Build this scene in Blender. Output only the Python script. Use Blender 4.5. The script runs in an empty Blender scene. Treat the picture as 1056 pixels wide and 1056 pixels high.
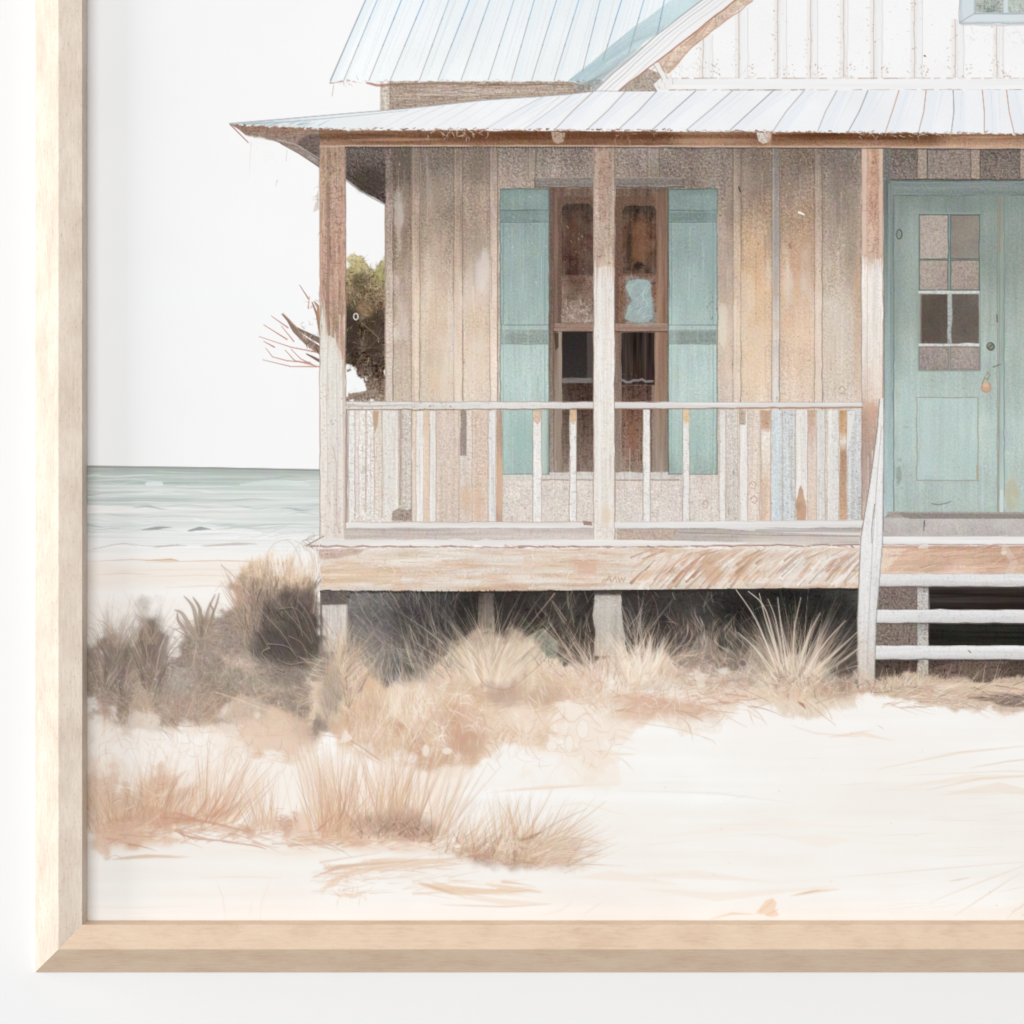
import math, random
import numpy as np

# ------------------------------------------------------------------ the ink of the print
# The print is a flat sheet.  Its ink is laid down on a grid of points: every point gets the colour of the
# printed picture there and the number of the painted thing it belongs to; the grid is cut up into meshes below.
RS = 1.25                                   # grid points per unit of picture
CX0, CY0, CX1, CY1 = 84, -90, 1180, 958     # painted field in picture units
W = int((CX1-CX0)*RS)+1; H = int((CY1-CY0)*RS)+1
IMG = np.zeros((H, W, 3), np.float32)
OWN = np.zeros((H, W), np.int16)
NAMES = ['sky']
def oid(name):
    NAMES.append(name); return len(NAMES)-1
YY, XX = np.mgrid[0:H, 0:W].astype(np.float32)
XX = XX/RS+CX0; YY = YY/RS+CY0
rng = np.random.default_rng(7)
random.seed(7)
U = random.uniform

def blur1(a, r, ax):
    """three box blurs along one axis (close to a bell curve of deviation r)"""
    n = max(1, int(round(r*1.05)))
    if r < .45: return a
    for _ in range(3):
        if r < 1.6:                                   # small: weighted 3-tap
            k = min(.33, r*r/6)
            a = a*(1-2*k)+(np.roll(a, 1, ax)+np.roll(a, -1, ax))*k
            if r > 1: a = a*(1-2*k)+(np.roll(a, 1, ax)+np.roll(a, -1, ax))*k
        else:
            m = 2*n+1
            pad = [(0, 0), (0, 0)]; pad[ax] = (n+1, n)
            c = np.cumsum(np.pad(a, pad, mode='wrap'), ax, dtype=np.float64)
            a = ((c[m:]-c[:-m]) if ax == 0 else (c[:, m:]-c[:, :-m]))/m
    return a.astype(np.float32)
def vnoise(sx, sy, seed):
    """smooth noise with features about sx by sy picture units"""
    a = np.random.default_rng(seed).standard_normal((H, W)).astype(np.float32)
    a = blur1(blur1(a, sx*RS*.45, 1), sy*RS*.45, 0)
    return a/a.std()
def fbm(sx, sy, seed, o=4):
    v = 0; amp = 1; t = 0
    for k in range(o):
        v = v+amp*vnoise(max(sx, .9), max(sy, .9), seed*31+k); t += amp*amp; amp *= .55; sx /= 2; sy /= 2
    return v/math.sqrt(t)
def ns(a): return (a-a.mean())/a.std()

_w = np.random.default_rng(1).standard_normal((H, W)).astype(np.float32)
ST = ns(blur1(blur1(_w, .6, 0), .6, 1)-.9*blur1(blur1(_w, 2.2, 0), 2.2, 1))            # fine stipple
_d = ns(vnoise(1.3, 4.5, 4))-ns(vnoise(4.5, 1.3, 5))
SQ = ns(np.abs(_d)*-1+.5*ST)                                                       # short crossing scratches
VG = ns(vnoise(1.6, 40, 6)+vnoise(3.5, 90, 7)+.6*vnoise(1.2, 14, 8))               # upright grain
HG = ns(vnoise(60, 1.7, 9)+vnoise(120, 3.5, 10)+.5*vnoise(20, 1.2, 11))            # level grain
B1 = ns(fbm(34, 34, 12)); B2 = ns(fbm(70, 70, 13)); B3 = ns(fbm(14, 14, 14)); B4 = ns(fbm(7, 7, 15, 3))
def ridges(f, k):                                                                   # thin contour lines of a field
    v = f*k; v = np.abs(v-np.floor(v)-.5)*2
    return np.clip(1-v*3.2, 0, 1)
NZE = ns(B2*.5+B1*.6+B3*.3+B4*.25+ST*.1)                                            # ragged edges of washes
FA = ns(fbm(46, 46, 17, 3))                                                        # winding direction of brush marks
CL = ridges(B1+.35*B3, 2.2); CL2 = ridges(B3+.4*B4, 1.2)

def lerp_stops(st, v):
    k = np.array([s[0] for s in st], np.float32)
    return np.stack([np.interp(v, k, np.array([s[1][c] for s in st], np.float32)) for c in range(3)], -1).astype(np.float32)
def sst(a, b, x):
    t = np.clip((x-a)/(b-a), 0, 1); return t*t*(3-2*t)

def box(x0, y0, x1, y1):
    i0 = max(0, int(math.floor((x0-CX0)*RS))-1); i1 = min(W, int(math.ceil((x1-CX0)*RS))+2)
    j0 = max(0, int(math.floor((y0-CY0)*RS))-1); j1 = min(H, int(math.ceil((y1-CY0)*RS))+2)
    if i0 >= i1 or j0 >= j1: return None
    return slice(j0, j1), slice(i0, i1)

def cover(pts):
    p = np.array(pts, np.float64)
    s = box(p[:, 0].min(), p[:, 1].min(), p[:, 0].max(), p[:, 1].max())
    if s is None: return None, None
    js, is_ = s; h = js.stop-js.start; w = is_.stop-is_.start
    px = (p[:, 0]-CX0)*RS-is_.start; py = (p[:, 1]-CY0)*RS-js.start
    qx = np.roll(px, -1); qy = np.roll(py, -1)
    cov = np.zeros((h, w), np.float32); xs = np.arange(w, dtype=np.float32)-.5
    for j in range(h):
        for o in (-.375, -.125, .125, .375):
            y = j+o
            m = (py <= y) != (qy <= y)
            if not m.any(): continue
            c = np.sort(px[m]+(y-py[m])*(qx[m]-px[m])/(qy[m]-py[m]))
            for a, b in zip(c[::2], c[1::2]):
                cov[j] += (np.clip(b-xs, 0, 1)-np.clip(a-xs, 0, 1))*.25
    return s, cov

def wob(pts, amp=.5, step=9, closed=True):
    out = []; n = len(pts)
    for k in range(n if closed else n-1):
        a = pts[k]; b = pts[(k+1) % n]; d = math.hypot(b[0]-a[0], b[1]-a[1])
        m = max(1, int(d/step))
        for t in range(m):
            f = t/m
            out.append((a[0]+(b[0]-a[0])*f+random.gauss(0, amp)*(t > 0), a[1]+(b[1]-a[1])*f+random.gauss(0, amp)*(t > 0)))
    if not closed: out.append(pts[-1])
    return out
def rc(x0, y0, x1, y1, amp=.35): return wob([(x0, y0), (x1, y0), (x1, y1), (x0, y1)], amp, 12)

CH = np.stack([ns(vnoise(4, 6, 61)+.3*vnoise(12, 16, 62)), ns(vnoise(4, 6, 63)+.3*vnoise(12, 16, 64)), ns(vnoise(4, 6, 65)+.3*vnoise(12, 16, 66))], -1)
def colour(col, s):
    if callable(col): return col(XX[s], YY[s], s)
    if isinstance(col, list): return lerp_stops(col, YY[s])
    return np.broadcast_to(np.array(col, np.float32), XX[s].shape+(3,))
def lay(s, cov, col, a=1., own=None, tex=()):
    c = colour(col, s)
    for f, amp in tex:
        c = c+f[s][..., None]*np.array(amp, np.float32)
    k = (cov*a)[..., None]
    IMG[s] = IMG[s]*(1-k)+np.clip(c, 0, 255)*k
    if own is not None: OWN[s][cov > .5] = own
def P(pts, col, a=1., own=None, tex=()):
    s, cov = cover(pts)
    if s is not None: lay(s, cov, col, a, own, tex)
def blur_cov(cov, n):
    for _ in range(n):
        c = np.pad(cov, 1, mode='edge')
        cov = (c[:-2, 1:-1]+c[2:, 1:-1]+c[1:-1, :-2]+c[1:-1, 2:]+2*c[1:-1, 1:-1])/6
    return cov
def M(pts, col, a=1., own=None, tex=(), edge=6., nz=None, rough=.5, thr=.5):
    """a wash: polygon with a soft, noise-eaten edge"""
    p = np.array(pts, float); pad = edge*4
    x0, y0 = p.min(0)-pad; x1, y1 = p.max(0)+pad
    s = box(x0, y0, x1, y1)
    if s is None: return
    d = None
    px, py = XX[s], YY[s]
    n = len(pts); dist = np.full(px.shape, 1e9, np.float32); ins = np.zeros(px.shape, bool)
    for k in range(n):
        ax, ay = pts[k]; bx, by = pts[(k+1) % n]
        ux, uy = bx-ax, by-ay; L = ux*ux+uy*uy+1e-9
        t = np.clip(((px-ax)*ux+(py-ay)*uy)/L, 0, 1)
        dist = np.minimum(dist, np.hypot(px-ax-t*ux, py-ay-t*uy))
        if ay != by:
            m = ((ay <= py) != (by <= py)) & (px < ax+(py-ay)*ux/uy)
            ins ^= m
    sd = np.where(ins, dist, -dist)/edge
    f = nz if nz is not None else NZE
    cov = sst(thr-.5, thr+.5, sd+f[s]*rough+.5)
    lay(s, cov, col, a, own, tex)
def blob(cx, cy, rx, ry, col, a=1., soft=.5, rough=.25, nz=None, rot=0., tex=(), own=None):
    R_ = max(rx, ry)*1.7
    s = box(cx-R_, cy-R_, cx+R_, cy+R_)
    if s is None: return
    dx, dy = XX[s]-cx, YY[s]-cy; c, q = math.cos(rot), math.sin(rot)
    r = np.hypot((dx*c+dy*q)/rx, (-dx*q+dy*c)/ry)
    f = NZE
    soft = soft*1.5
    cov = sst(0, 1, (1-r+f[s]*rough*.5)/soft+.5)
    lay(s, cov, col, a, own, tex)

CLIP = None
def S(pts, w0, w1, col, a=1., own=None, soft=.6, mid=None):
    """a brush or pen stroke along a polyline, width w0 -> w1 (mid = width half way)"""
    p = np.array(pts, np.float32); n = len(p)-1
    wm = max(w0, w1, mid or 0)+1
    s = box(p[:, 0].min()-wm, p[:, 1].min()-wm, p[:, 0].max()+wm, p[:, 1].max()+wm)
    if s is None: return
    px, py = XX[s][None], YY[s][None]
    A = p[:-1]; D = p[1:]-A
    ax, ay = A[:, 0, None, None], A[:, 1, None, None]; ux, uy = D[:, 0, None, None], D[:, 1, None, None]
    t = np.clip(((px-ax)*ux+(py-ay)*uy)/(ux*ux+uy*uy+1e-6), 0, 1)
    d = np.hypot(px-ax-t*ux, py-ay-t*uy)
    g = (np.arange(n)[:, None, None]+t)/n
    w = (w0+(w1-w0)*g) if mid is None else np.where(g < .5, w0+(mid-w0)*g*2, mid+(w1-mid)*(g*2-1))
    cov = np.clip((w*.5-d)/soft+.5, 0, 1)*np.clip(w/.7, 0, 1)
    cov = cov.max(0)
    if CLIP is not None: cov = cov*(YY[s] > CLIP)
    k = (cov*a)[..., None]
    IMG[s] = IMG[s]*(1-k)+np.array(col, np.float32)*k
    if own is not None: OWN[s][cov*a > .45] = own
def J(c, j=8):
    k = random.gauss(0, j)
    return tuple(min(255, max(0, v+k+random.gauss(0, j*.25))) for v in c)
def curve(x, y, ang, L, bend, n=6):
    """points of a blade growing from x,y; ang in degrees from upright, bend = degrees gained to the tip"""
    out = [(x, y)]
    for k in range(n):
        a = math.radians(ang+bend*(k+.5)/n); x += math.sin(a)*L/n; y -= math.cos(a)*L/n
        out.append((x, y))
    return out
def tuft(cx, cy, n, L, ang, pal, w=(.8, 1.8), a=(.5, .9), spread=8, sy=3, bend=18, own=None):
    for _ in range(n):
        t = U(ang[0], ang[1])
        x = cx+random.gauss(0, spread)*.6+t/60*spread; y = cy+random.gauss(0, sy)
        S(curve(x, y, t, U(*L), U(-.3, 1)*bend*(1 if t >= 0 else -1)), U(*w), .3, J(random.choice(pal)), U(*a), own)
def field(pts, n, L, ang, pal, w=(.7, 1.5), a=(.3, .8), bend=30, own=None, j=9):
    """short strokes scattered inside a polygon; ang may be a function of x,y"""
    p = np.array(pts); x0, y0 = p.min(0); x1, y1 = p.max(0); c = 0; tries = 0
    while c < n and tries < n*12:
        tries += 1
        x, y = U(x0, x1), U(y0, y1); ins = False
        for k in range(len(pts)):
            ax, ay = pts[k]; bx, by = pts[(k+1) % len(pts)]
            if (ay <= y) != (by <= y) and x < ax+(y-ay)*(bx-ax)/(by-ay): ins = not ins
        if not ins: continue
        t = (ang(x, y) if callable(ang) else 0)+U(-1, 1)*(ang if not callable(ang) else 24)
        S(curve(x, y, t, U(*L), U(-1, 1)*bend, 4), U(*w), .3, J(random.choice(pal), j), U(*a), own); c += 1
def line(x0, y0, x1, y1, w, col, a=.8, amp=.3, own=None, w1=None):
    S(wob([(x0, y0), (x1, y1)], amp, 10, False), w, w if w1 is None else w1, col, a*.85, own)
def specks(x0, y0, x1, y1, n, col, r=(.5, 1.3), a=(.3, .8), own=None):
    for _ in range(n):
        x, y = U(x0, x1), U(y0, y1)
        S([(x, y), (x+U(-1.5, 1.5), y+U(-1.5, 1.5))], U(*r), U(*r), J(col), U(*a), own)
def squig(x0, y0, x1, y1, n, col, r=(1.5, 3.5), w=.8, a=(.25, .6)):
    """short curved pen marks"""
    for _ in range(n):
        x, y, q, t = U(x0, x1), U(y0, y1), U(*r)*.75, U(0, 6.3); k = U(-.5, .5)
        pts = [(x, y)]
        for _ in range(4):
            x += math.cos(t)*q*.7; y += math.sin(t)*q*.7; t += k; pts.append((x, y))
        S(pts, w, w*.5, J(col), U(*a))
def curl(x0, y0, x1, y1, n, col, r=(2, 6), w=.9, a=(.25, .6), base=None):
    """winding brush marks that follow a common flow"""
    for _ in range(n):
        x, y = U(x0, x1), U(y0, y1); L = U(*r)*4; t = (U(0, 6.3) if base is None else base+random.gauss(0, .35)); pts = [(x, y)]
        for _ in range(8):
            i = min(W-1, max(0, int((x-CX0)*RS))); j = min(H-1, max(0, int((y-CY0)*RS)))
            u = t+FA[j, i]*1.1
            x += math.cos(u)*L/8; y += math.sin(u)*L/8; pts.append((x, y))
        S(pts, .4, .3, J(col, 6), U(*a), mid=w)
def spl(q, m=5):
    """a smooth curve through a few points"""
    p = [q[0]]+list(q)+[q[-1]]; out = []
    for k in range(1, len(p)-2):
        for i in range(m):
            t = i/m
            out.append(tuple(.5*(2*p[k][c]+(p[k+1][c]-p[k-1][c])*t+(2*p[k-1][c]-5*p[k][c]+4*p[k+1][c]-p[k+2][c])*t*t+(3*p[k][c]-p[k-1][c]-3*p[k+1][c]+p[k+2][c])*t**3) for c in (0, 1)))
    return out+[q[-1]]
def ring(x, y, rx, ry, w, col, a=.8):
    S([(x+rx*math.cos(t*math.pi/6), y+ry*math.sin(t*math.pi/6)) for t in range(13)], w, w, col, a)

# ================================================================== sky
IMG[:] = (248, 247.5, 247.5)
IMG += (B2*.4)[..., None]
S([(150, 300), (250, 305), (320, 320)], 40, 40, (247, 249, 250), .4, soft=30)

# ================================================================== sea
SEA = oid('sea'); SAND = oid('sand')
def seacol(x, y, s):
    hz = 480+(x-92)*.017
    y = y-hz
    st = ns(vnoise(90, 1.6, 20)+.9*vnoise(50, 1.2, 21)+.7*vnoise(140, 5, 22))[s]
    c = lerp_stops([(0, (162, 165, 160)), (3, (184, 191, 185)), (14, (196, 206, 200)), (26, (205, 213, 208)), (36, (218, 222, 219)), (48, (225, 227, 224)),
                    (62, (228, 231, 229)), (80, (240, 240, 238)), (100, (247, 244, 241))], y)
    amp = np.interp(y, [0, 15, 45, 70, 95], [5, 8, 8, 6, 2])[..., None]
    return c+st[..., None]*amp*np.array([1.1, .85, .9])
M([(70, 480), (335, 484), (335, 577), (70, 577)], seacol, 1, SEA, edge=1.2, rough=.1)
for k in range(95):                                       # swell
    x = U(70, 300); y = 485+U(0, 1)**.8*66; L = U(20, 110); ph = U(0, 6)
    c = random.choice([(172, 182, 178), (182, 194, 190), (240, 243, 242), (244, 246, 245), (190, 196, 193), (205, 214, 211), (236, 240, 239)])
    pts = [(x+L*t/8, y+math.sin(t*.8+ph)*1.2+t*.12) for t in range(9)]
    S(pts, .3, .3, J(c, 4), U(.3, .75), mid=random.choice([.7, .9, 1.2, 1.6, 2.6]), soft=.9)
for x0, x1, y, c, m in [(142, 180, 545, (172, 172, 171), 4.5), (190, 219, 546, (166, 167, 167), 5), (205, 270, 562, (212, 205, 199), 4), (96, 128, 546, (205, 203, 202), 1.2), (219, 262, 545, (205, 210, 208), 2), (150, 196, 563, (200, 196, 194), 1.8)]:
    d = U(1, 3)
    for q in range(5):
        a_, b_ = U(0, .35), U(.65, 1); S(spl([(x0+(x1-x0)*a_, y+1+U(-.6, 1.2)), (x0+(x1-x0)*.55, y-d*.6+U(-.6, .9)), (x0+(x1-x0)*b_, y+U(-1.4, .6)-d*.3)]), .4, .4, J(c, 5), .75, mid=m*.55)
S(spl([(96, 566), (126, 560.5), (150, 563), (192, 563)]), .6, .6, (186, 181, 179), .8)
S(spl([(103, 565.5), (124, 561), (140, 563.5)]), .5, .5, (196, 190, 188), .7)
S([(152, 499), (159, 498.7), (166, 499)], 4.4, 4.4, (232, 237, 235), .85, soft=1.5); S(spl([(248, 500), (280, 498), (318, 500)]), 2, 3, (224, 232, 228), .7, mid=5, soft=2)
S([(92, 481), (215, 482.5), (332, 485)], 1.8, 1.8, (150, 152, 149), .8)
S([(118, 484), (332, 488)], 2.2, 2.2, (166, 176, 171), .5)
for k in range(14):
    x = U(240, 310); y = U(540, 556); S(curve(x, y, 80, U(18, 40), U(-30, 30)), .7, .4, (205, 205, 202), .6)

# ================================================================== sand
def sandcol(x, y, s):
    c = lerp_stops([(565, (246, 243, 240)), (600, (247, 241, 235)), (690, (249, 244, 238)), (760, (250, 247, 243)), (840, (248, 245, 240)), (958, (248, 244, 239))], y)
    st = ns(vnoise(150, 9, 25)+.5*vnoise(70, 3, 26))[s][..., None]
    return c+st*np.array([.9, 1.5, 2.1])+B2[s][..., None]*np.array([.6, 1.2, 1.6])
M([(60, 572), (1200, 572), (1200, 975), (60, 975)], sandcol, 1, None, edge=5, rough=.3)
OWN[(YY > 573)] = SAND
for x0, x1, y, m in [(92, 180, 578, 1.2), (150, 300, 579, 1.4), (95, 160, 592, 1.8), (140, 270, 594, 1.2), (92, 330, 588, .8), (170, 260, 605, .8)]:
    S([(x0, y+1), ((x0+x1)/2, y-1), (x1, y+1)], .4, .4, (224, 196, 174), .8, mid=m)
S([(150, 578), (176, 577), (184, 578)], .6, .6, (220, 180, 140), .9, mid=2)
M([(90, 583), (300, 584), (330, 600), (92, 600)], (246, 234, 222), .5, edge=5)

# right-hand sand washes
for pts, m, c, a in [([(905, 793), (990, 776), (1090, 766)], 2.6, (240, 222, 203), .75), ([(1000, 792), (1040, 785), (1090, 780)], 1.3, (228, 205, 184), .8),
                     ([(925, 812), (1000, 802), (1090, 800)], 7, (244, 231, 217), .6), ([(955, 815), (1010, 803), (1090, 798)], 2, (236, 215, 195), .7),
                     ([(970, 820), (1030, 812), (1090, 822)], 11, (243, 227, 211), .65), ([(930, 800), (1040, 795), (1090, 797)], 1.5, (238, 219, 200), .6),
                     ([(855, 760), (890, 757), (922, 764)], 4.5, (245, 228, 211), .8), ([(815, 748), (840, 756), (885, 760)], 1.2, (232, 207, 187), .7),
                     ([(855, 760), (900, 753)], .9, (230, 200, 178), .7), ([(905, 748), (912, 752)], .8, (222, 196, 178), .8),
                     ([(640, 903), (720, 902), (800, 910)], 9, (246, 236, 225), .75), ([(660, 916), (740, 925), (860, 914)], 9, (246, 234, 221), .7),
                     ([(815, 924), (840, 919), (866, 917)], 3.2, (240, 213, 186), .95), ([(820, 923), (845, 918)], .9, (205, 170, 140), .8),
                     ([(732, 948), (755, 942), (778, 943)], 2.4, (236, 208, 182), .85), ([(960, 930), (1010, 910), (1090, 880)], 1, (238, 216, 196), .8),
                     ([(978, 909), (1000, 905)], 1.3, (226, 203, 180), .8), ([(985, 944), (1052, 900)], .9, (232, 205, 180), .8), ([(860, 905), (980, 895), (1090, 886)], 2, (240, 230, 220), .8),
                     ([(640, 815), (740, 818), (820, 828)], 1.6, (238, 232, 227), .9), ([(660, 865), (790, 850), (880, 852)], 12, (248, 239, 230), .6),
                     ([(800, 862), (850, 868), (880, 866)], 14, (248, 238, 228), .6), ([(610, 777), (655, 778)], 2, (232, 203, 178), .8), ([(596, 790), (640, 784)], 3, (246, 226, 206), .7)]:
    S(pts, .4, .4, c, a*.9, mid=m, soft=1.6)
P([(779, 942), (790, 928), (797, 926), (801, 931), (799, 938), (804, 944), (795, 946), (788, 943)], (243, 219, 195), .9)
line(784, 940, 797, 929, 1, (226, 192, 162), .7); line(790, 944, 802, 938, 1, (226, 192, 162), .7)
for k in range(9): S(curve(1042+U(-4, 20), 940+U(-6, 10), U(20, 70), U(15, 50), 10), .8, .3, (238, 208, 182), .6)
for k in range(70):
    x, y = U(640, 1080), U(755, 940); S([(x, y), (x+U(20, 90), y+U(-8, 3))], .3, .3, (232, 222, 211), U(.15, .45), mid=U(.5, 1.2))
specks(600, 750, 1060, 940, 20, (205, 185, 168), a=(.2, .5))

# ================================================================== tree behind the porch
TREE = oid('tree')
tp = [(352, 282), (364, 266), (374, 264), (378, 275), (386, 278), (392, 270), (402, 268), (402, 414), (356, 414), (362, 405), (375, 400), (378, 392), (370, 386), (358, 384), (352, 360)]
M(tp, [(262, (190, 178, 140)), (290, (150, 134, 102)), (315, (122, 102, 82)), (330, (92, 76, 64)), (375, (80, 66, 56)), (395, (118, 98, 86)), (412, (150, 132, 120))], 1, TREE, ((SQ, 12), (B4, 10), (ST, 8)), edge=4, rough=.8, nz=B4)
blob(372, 291, 8, 10, (92, 80, 60), .75, .5, .3, B4); blob(367, 275, 8, 7, (205, 192, 140), .6, .6, .4, B4); blob(393, 282, 8, 12, (166, 158, 116), .6, .6, .4, B4)
blob(362, 340, 8, 26, (64, 52, 46), .8, .6, .3, B4); blob(388, 340, 10, 30, (70, 57, 48), .7, .6, .3, B4); blob(379, 318, 10, 8, (150, 122, 92), .6, .6, .4, B4)
field(tp, 240, (3, 9), 180, [(60, 48, 42), (170, 148, 112), (128, 106, 82), (90, 74, 60), (196, 184, 140)], (.6, 1.3), (.3, .75), 60)
for k in range(26): S(curve(U(358, 402), U(268, 290), U(-50, 50), U(4, 9), 30, 4), 1, .3, J((176, 168, 118)), .7)
P([(359, 392), (366, 388), (372, 391), (376, 398), (372, 404), (360, 406)], (247, 248, 248), .95)
ring(367, 326.5, 2.3, 3.2, 1.3, (236, 230, 224), .9); line(373, 333, 391, 349, .8, (170, 150, 135), .7); line(391, 349, 372, 364, .8, (130, 112, 98), .6)
S([(356, 411), (372, 405), (388, 404)], 2, 3, (158, 140, 128), .8)
# bare branches left of the post
for pts, w, c in [([(331, 362), (316, 352), (304, 341), (297, 330), (291, 324)], 8, (130, 108, 94)), ([(331, 352), (312, 342), (302, 336)], 6, (118, 97, 84)), ([(331, 345), (327, 325), (322, 312)], 4, (150, 116, 96)),
                  ([(331, 373), (322, 368), (316, 365)], 3.4, (120, 92, 80)), ([(330, 330), (328, 316), (324, 311)], 5, (176, 132, 104))]:
    S(pts, w, 1.2, c, .9, TREE)
for pts in [[(318, 308), (309, 294)], [(297, 338), (280, 326)], [(296, 350), (272, 335)], [(330, 364), (300, 358), (267, 347)], [(322, 376), (304, 372), (294, 361)], [(320, 374), (296, 372), (281, 368), (274, 359)],
            [(330, 378), (300, 378), (271, 371)], [(283, 358), (272, 352)], [(306, 338), (292, 323)], [(303, 352), (290, 336)], [(326, 378), (310, 370), (300, 360)], [(318, 318), (319, 306)]]:
    S(pts, 1.5, .7, J((188, 136, 122)), .85, TREE)
field([(298, 330), (316, 344), (331, 345), (331, 366), (312, 356)], 70, (2, 6), 180, [(80, 64, 54), (190, 165, 145), (150, 125, 108), (235, 226, 216)], (.6, 1.2), (.4, .8), 80)
squig(312, 308, 331, 340, 16, (168, 120, 95), (1.5, 3), .9)

# ================================================================== cottage
def sp(n): return oid('cottage/'+n)
# ---- wall strip under the upper eave
WALLU = sp('upper_wall')
P(wob([(401, 84), (605, 84), (612, 96), (560, 100), (500, 104), (402, 113)], .3), (176, 158, 144), 1, WALLU, ((SQ, 9), (HG, 9), (ST, 5)))
P(wob([(392, 86), (402, 86), (402, 114), (392, 114)], .4), (205, 192, 180), 1, WALLU, ((SQ, 14), (VG, 5)))
line(402, 86, 402, 113, 1, (130, 112, 100), .7)
for k in range(110):
    x = U(404, 585); y = U(86, 108); L = U(12, 50); S([(x, y), (x+L/2, y-U(-1, 2)), (x+L, y-U(0, 4))], .9, .4, J(random.choice([(130, 108, 94), (205, 190, 178), (150, 130, 116), (225, 214, 204)])), U(.35, .75))
S([(400, 87), (470, 86), (500, 88), (560, 87), (608, 88)], 2.2, 1.6, (126, 102, 88), .55)
S([(378, 85), (388, 88), (400, 88)], 2.5, 2.5, (176, 128, 108), .8)
# ---- upper roof
ROOF = sp('upper_roof')
rp = [(425, -110), (870, -110), (724, 0), (677, 35), (640, 66), (612, 92), (603, 85), (584, 84), (540, 83.5), (480, 84), (430, 83), (376, 85), (352, 84), (340, 86), (377, 0)]
P(wob(rp, .3, 11), [(-20, (240, 245, 248)), (30, (241, 245, 247)), (84, (243, 246, 247))], 1, ROOF, ((B2, 2.5), (ST, 1.2)))
ribs = [(377, 340), (389, 354), (414, 380), (437, 402), (463, 432), (484, 451), (505, 475), (530, 503), (551, 527), (574, 548), (597, 571), (619, 598), (641, 615), (664, 640), (685, 668)]
for k, (a, b) in enumerate(ribs):                                        # tinted band beside each seam
    s_ = (b-a)/84
    P([(a, 0), (a+U(4, 9), 0), (b+U(4, 9), 84), (b, 84)], (229, 239, 244), U(.2, .55)); P([(a-110*s_, -110), (a-110*s_+7, -110), (a+7, 0), (a, 0)], (229, 239, 244), .4)
sh = [(724, 0), (871, -110), (840, -110), (692, 0), (655, 27), (627, 49), (610, 64), (586, 83), (600, 88), (612, 91), (640, 64), (677, 35)]
P(wob(sh, .5, 12), (197, 217, 221), .92, None, ((B1, 4), (ST, 2)))
for k in range(8):
    S([(586+k*3, 84-k*.2), (606+k*3, 70-k), (630+k*4, 49-k), (655+k*6, 27)], 1, .6, J((150, 175, 182), 10), .5)
for k, (a, b) in enumerate(ribs):
    s_ = (b-a)/84; end = min(84, 84 if b < 600 else (724-a)*.75)
    top = random.choice([(140, 180, 210), (164, 188, 208), (118, 164, 208), (176, 188, 200)])
    yb = {619: 74, 641: 62, 664: 55, 685: 40}.get(a, 83)
    S([(a-110*s_, -110), (a+s_*20, 20)], 1.1, 1., top, .85); S([(a+s_*18, 18), (a+s_*48, 48)], 1., .9, tuple((t+u)/2 for t, u in zip(top, (160, 152, 152))), .85)
    S([(a+s_*46, 46), (a+s_*yb, yb)], .9, .8, (166, 154, 150), .8)
    for q in (5, 10, 14):
        if U(0, 1) < .75: S([(a+q-110*s_, -110), (a+q+s_*U(40, 80), U(60, 82))], .6, .5, (196, 202, 210), U(.3, .7))
S([(377, 0), (358, 44), (340, 86)], .9, .9, (150, 160, 170), .8); line(340, 86, 354, 84, 1, (170, 140, 128), .7); line(344, 88, 342.5, 99, .9, (185, 140, 125), .6)
for x in np.arange(342, 606, 3.2):                                        # ragged eave
    y = 84+random.gauss(0, .7); S([(x, y), (x+3, y+random.gauss(0, 1))], U(.6, 2), .6, random.choice([(160, 126, 110), (140, 112, 98), (244, 241, 238), (236, 230, 225), (186, 154, 138)]), U(.3, .75))
squig(352, 82, 390, 87, 8, (170, 130, 115)); squig(480, 84, 510, 90, 14, (220, 208, 198), (1.5, 3.5)); squig(585, 84, 612, 94, 18, (130, 122, 120), (2, 4))
P(wob([(590, 86), (612, 82), (622, 84), (612, 95), (596, 96)], .8, 5), (170, 165, 162), .6, None, ((SQ, 20),))
for k in range(9): S([(592+k*3, 93-U(0, 2)), (610+k*4, 82-k*2), (625+k*6, 66-k*3)], .8, .5, J((128, 130, 130)), .6)
# ---- gable
GABLE = sp('gable_wall')
gp = [(904, -110), (1185, -110), (1185, 95), (672, 95), (686, 80), (712, 50), (735, 30), (767, 5)]
P(gp, (247, 247, 247), 1, GABLE, ((B2, 1.4), (ST, 1.)))
bat = [(725, 735, 36), (762, 771, 8), (802, 811, -12), (836, 843, -38), (870, 874, -64), (901, 910, -88), (943, 951, -110), (985, 994, 20), (1028, 1035, 26), (1072, 1080, 26), (1112, 1120, 26), (1150, 1158, 26)]
for a, b, y0 in bat:
    P([(a, y0), (b, y0), (b, 81), (a, 81)], (241, 241, 242), .9, None, ((VG, 2),))
    P([(a-4, y0), (a, y0), (a, 81), (a-4, 81)], (238, 234, 230), .7)
    line(a, y0, a, 81, 1.2, (200, 182, 172), .85); line(b, y0, b, 81, .8, (212, 206, 202), .75); line(a+2, y0, a+2, 81, .6, (225, 215, 208), .7)
    specks(a-8, max(y0, 0), a+2, 80, 14, (186, 156, 138), (.5, 1.1), (.3, .8)); specks(b-3, 66, b+8, 80, 12, (190, 160, 142), (.5, 1.3), (.3, .8))
    squig(a-8, 66, b+6, 79, 5, (212, 192, 178), (1.5, 3.5), .7)
specks(700, 0, 1056, 80, 60, (190, 175, 166), (.4, 1), (.2, .6)); S([(953.5, 57.5), (954.3, 58)], 1.8, 1.5, (110, 90, 80), .9)
squig(690, 60, 726, 80, 22, (215, 195, 180), (1.5, 4), .7); squig(995, 26, 1056, 45, 30, (212, 206, 202), (2, 5), .7)
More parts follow.
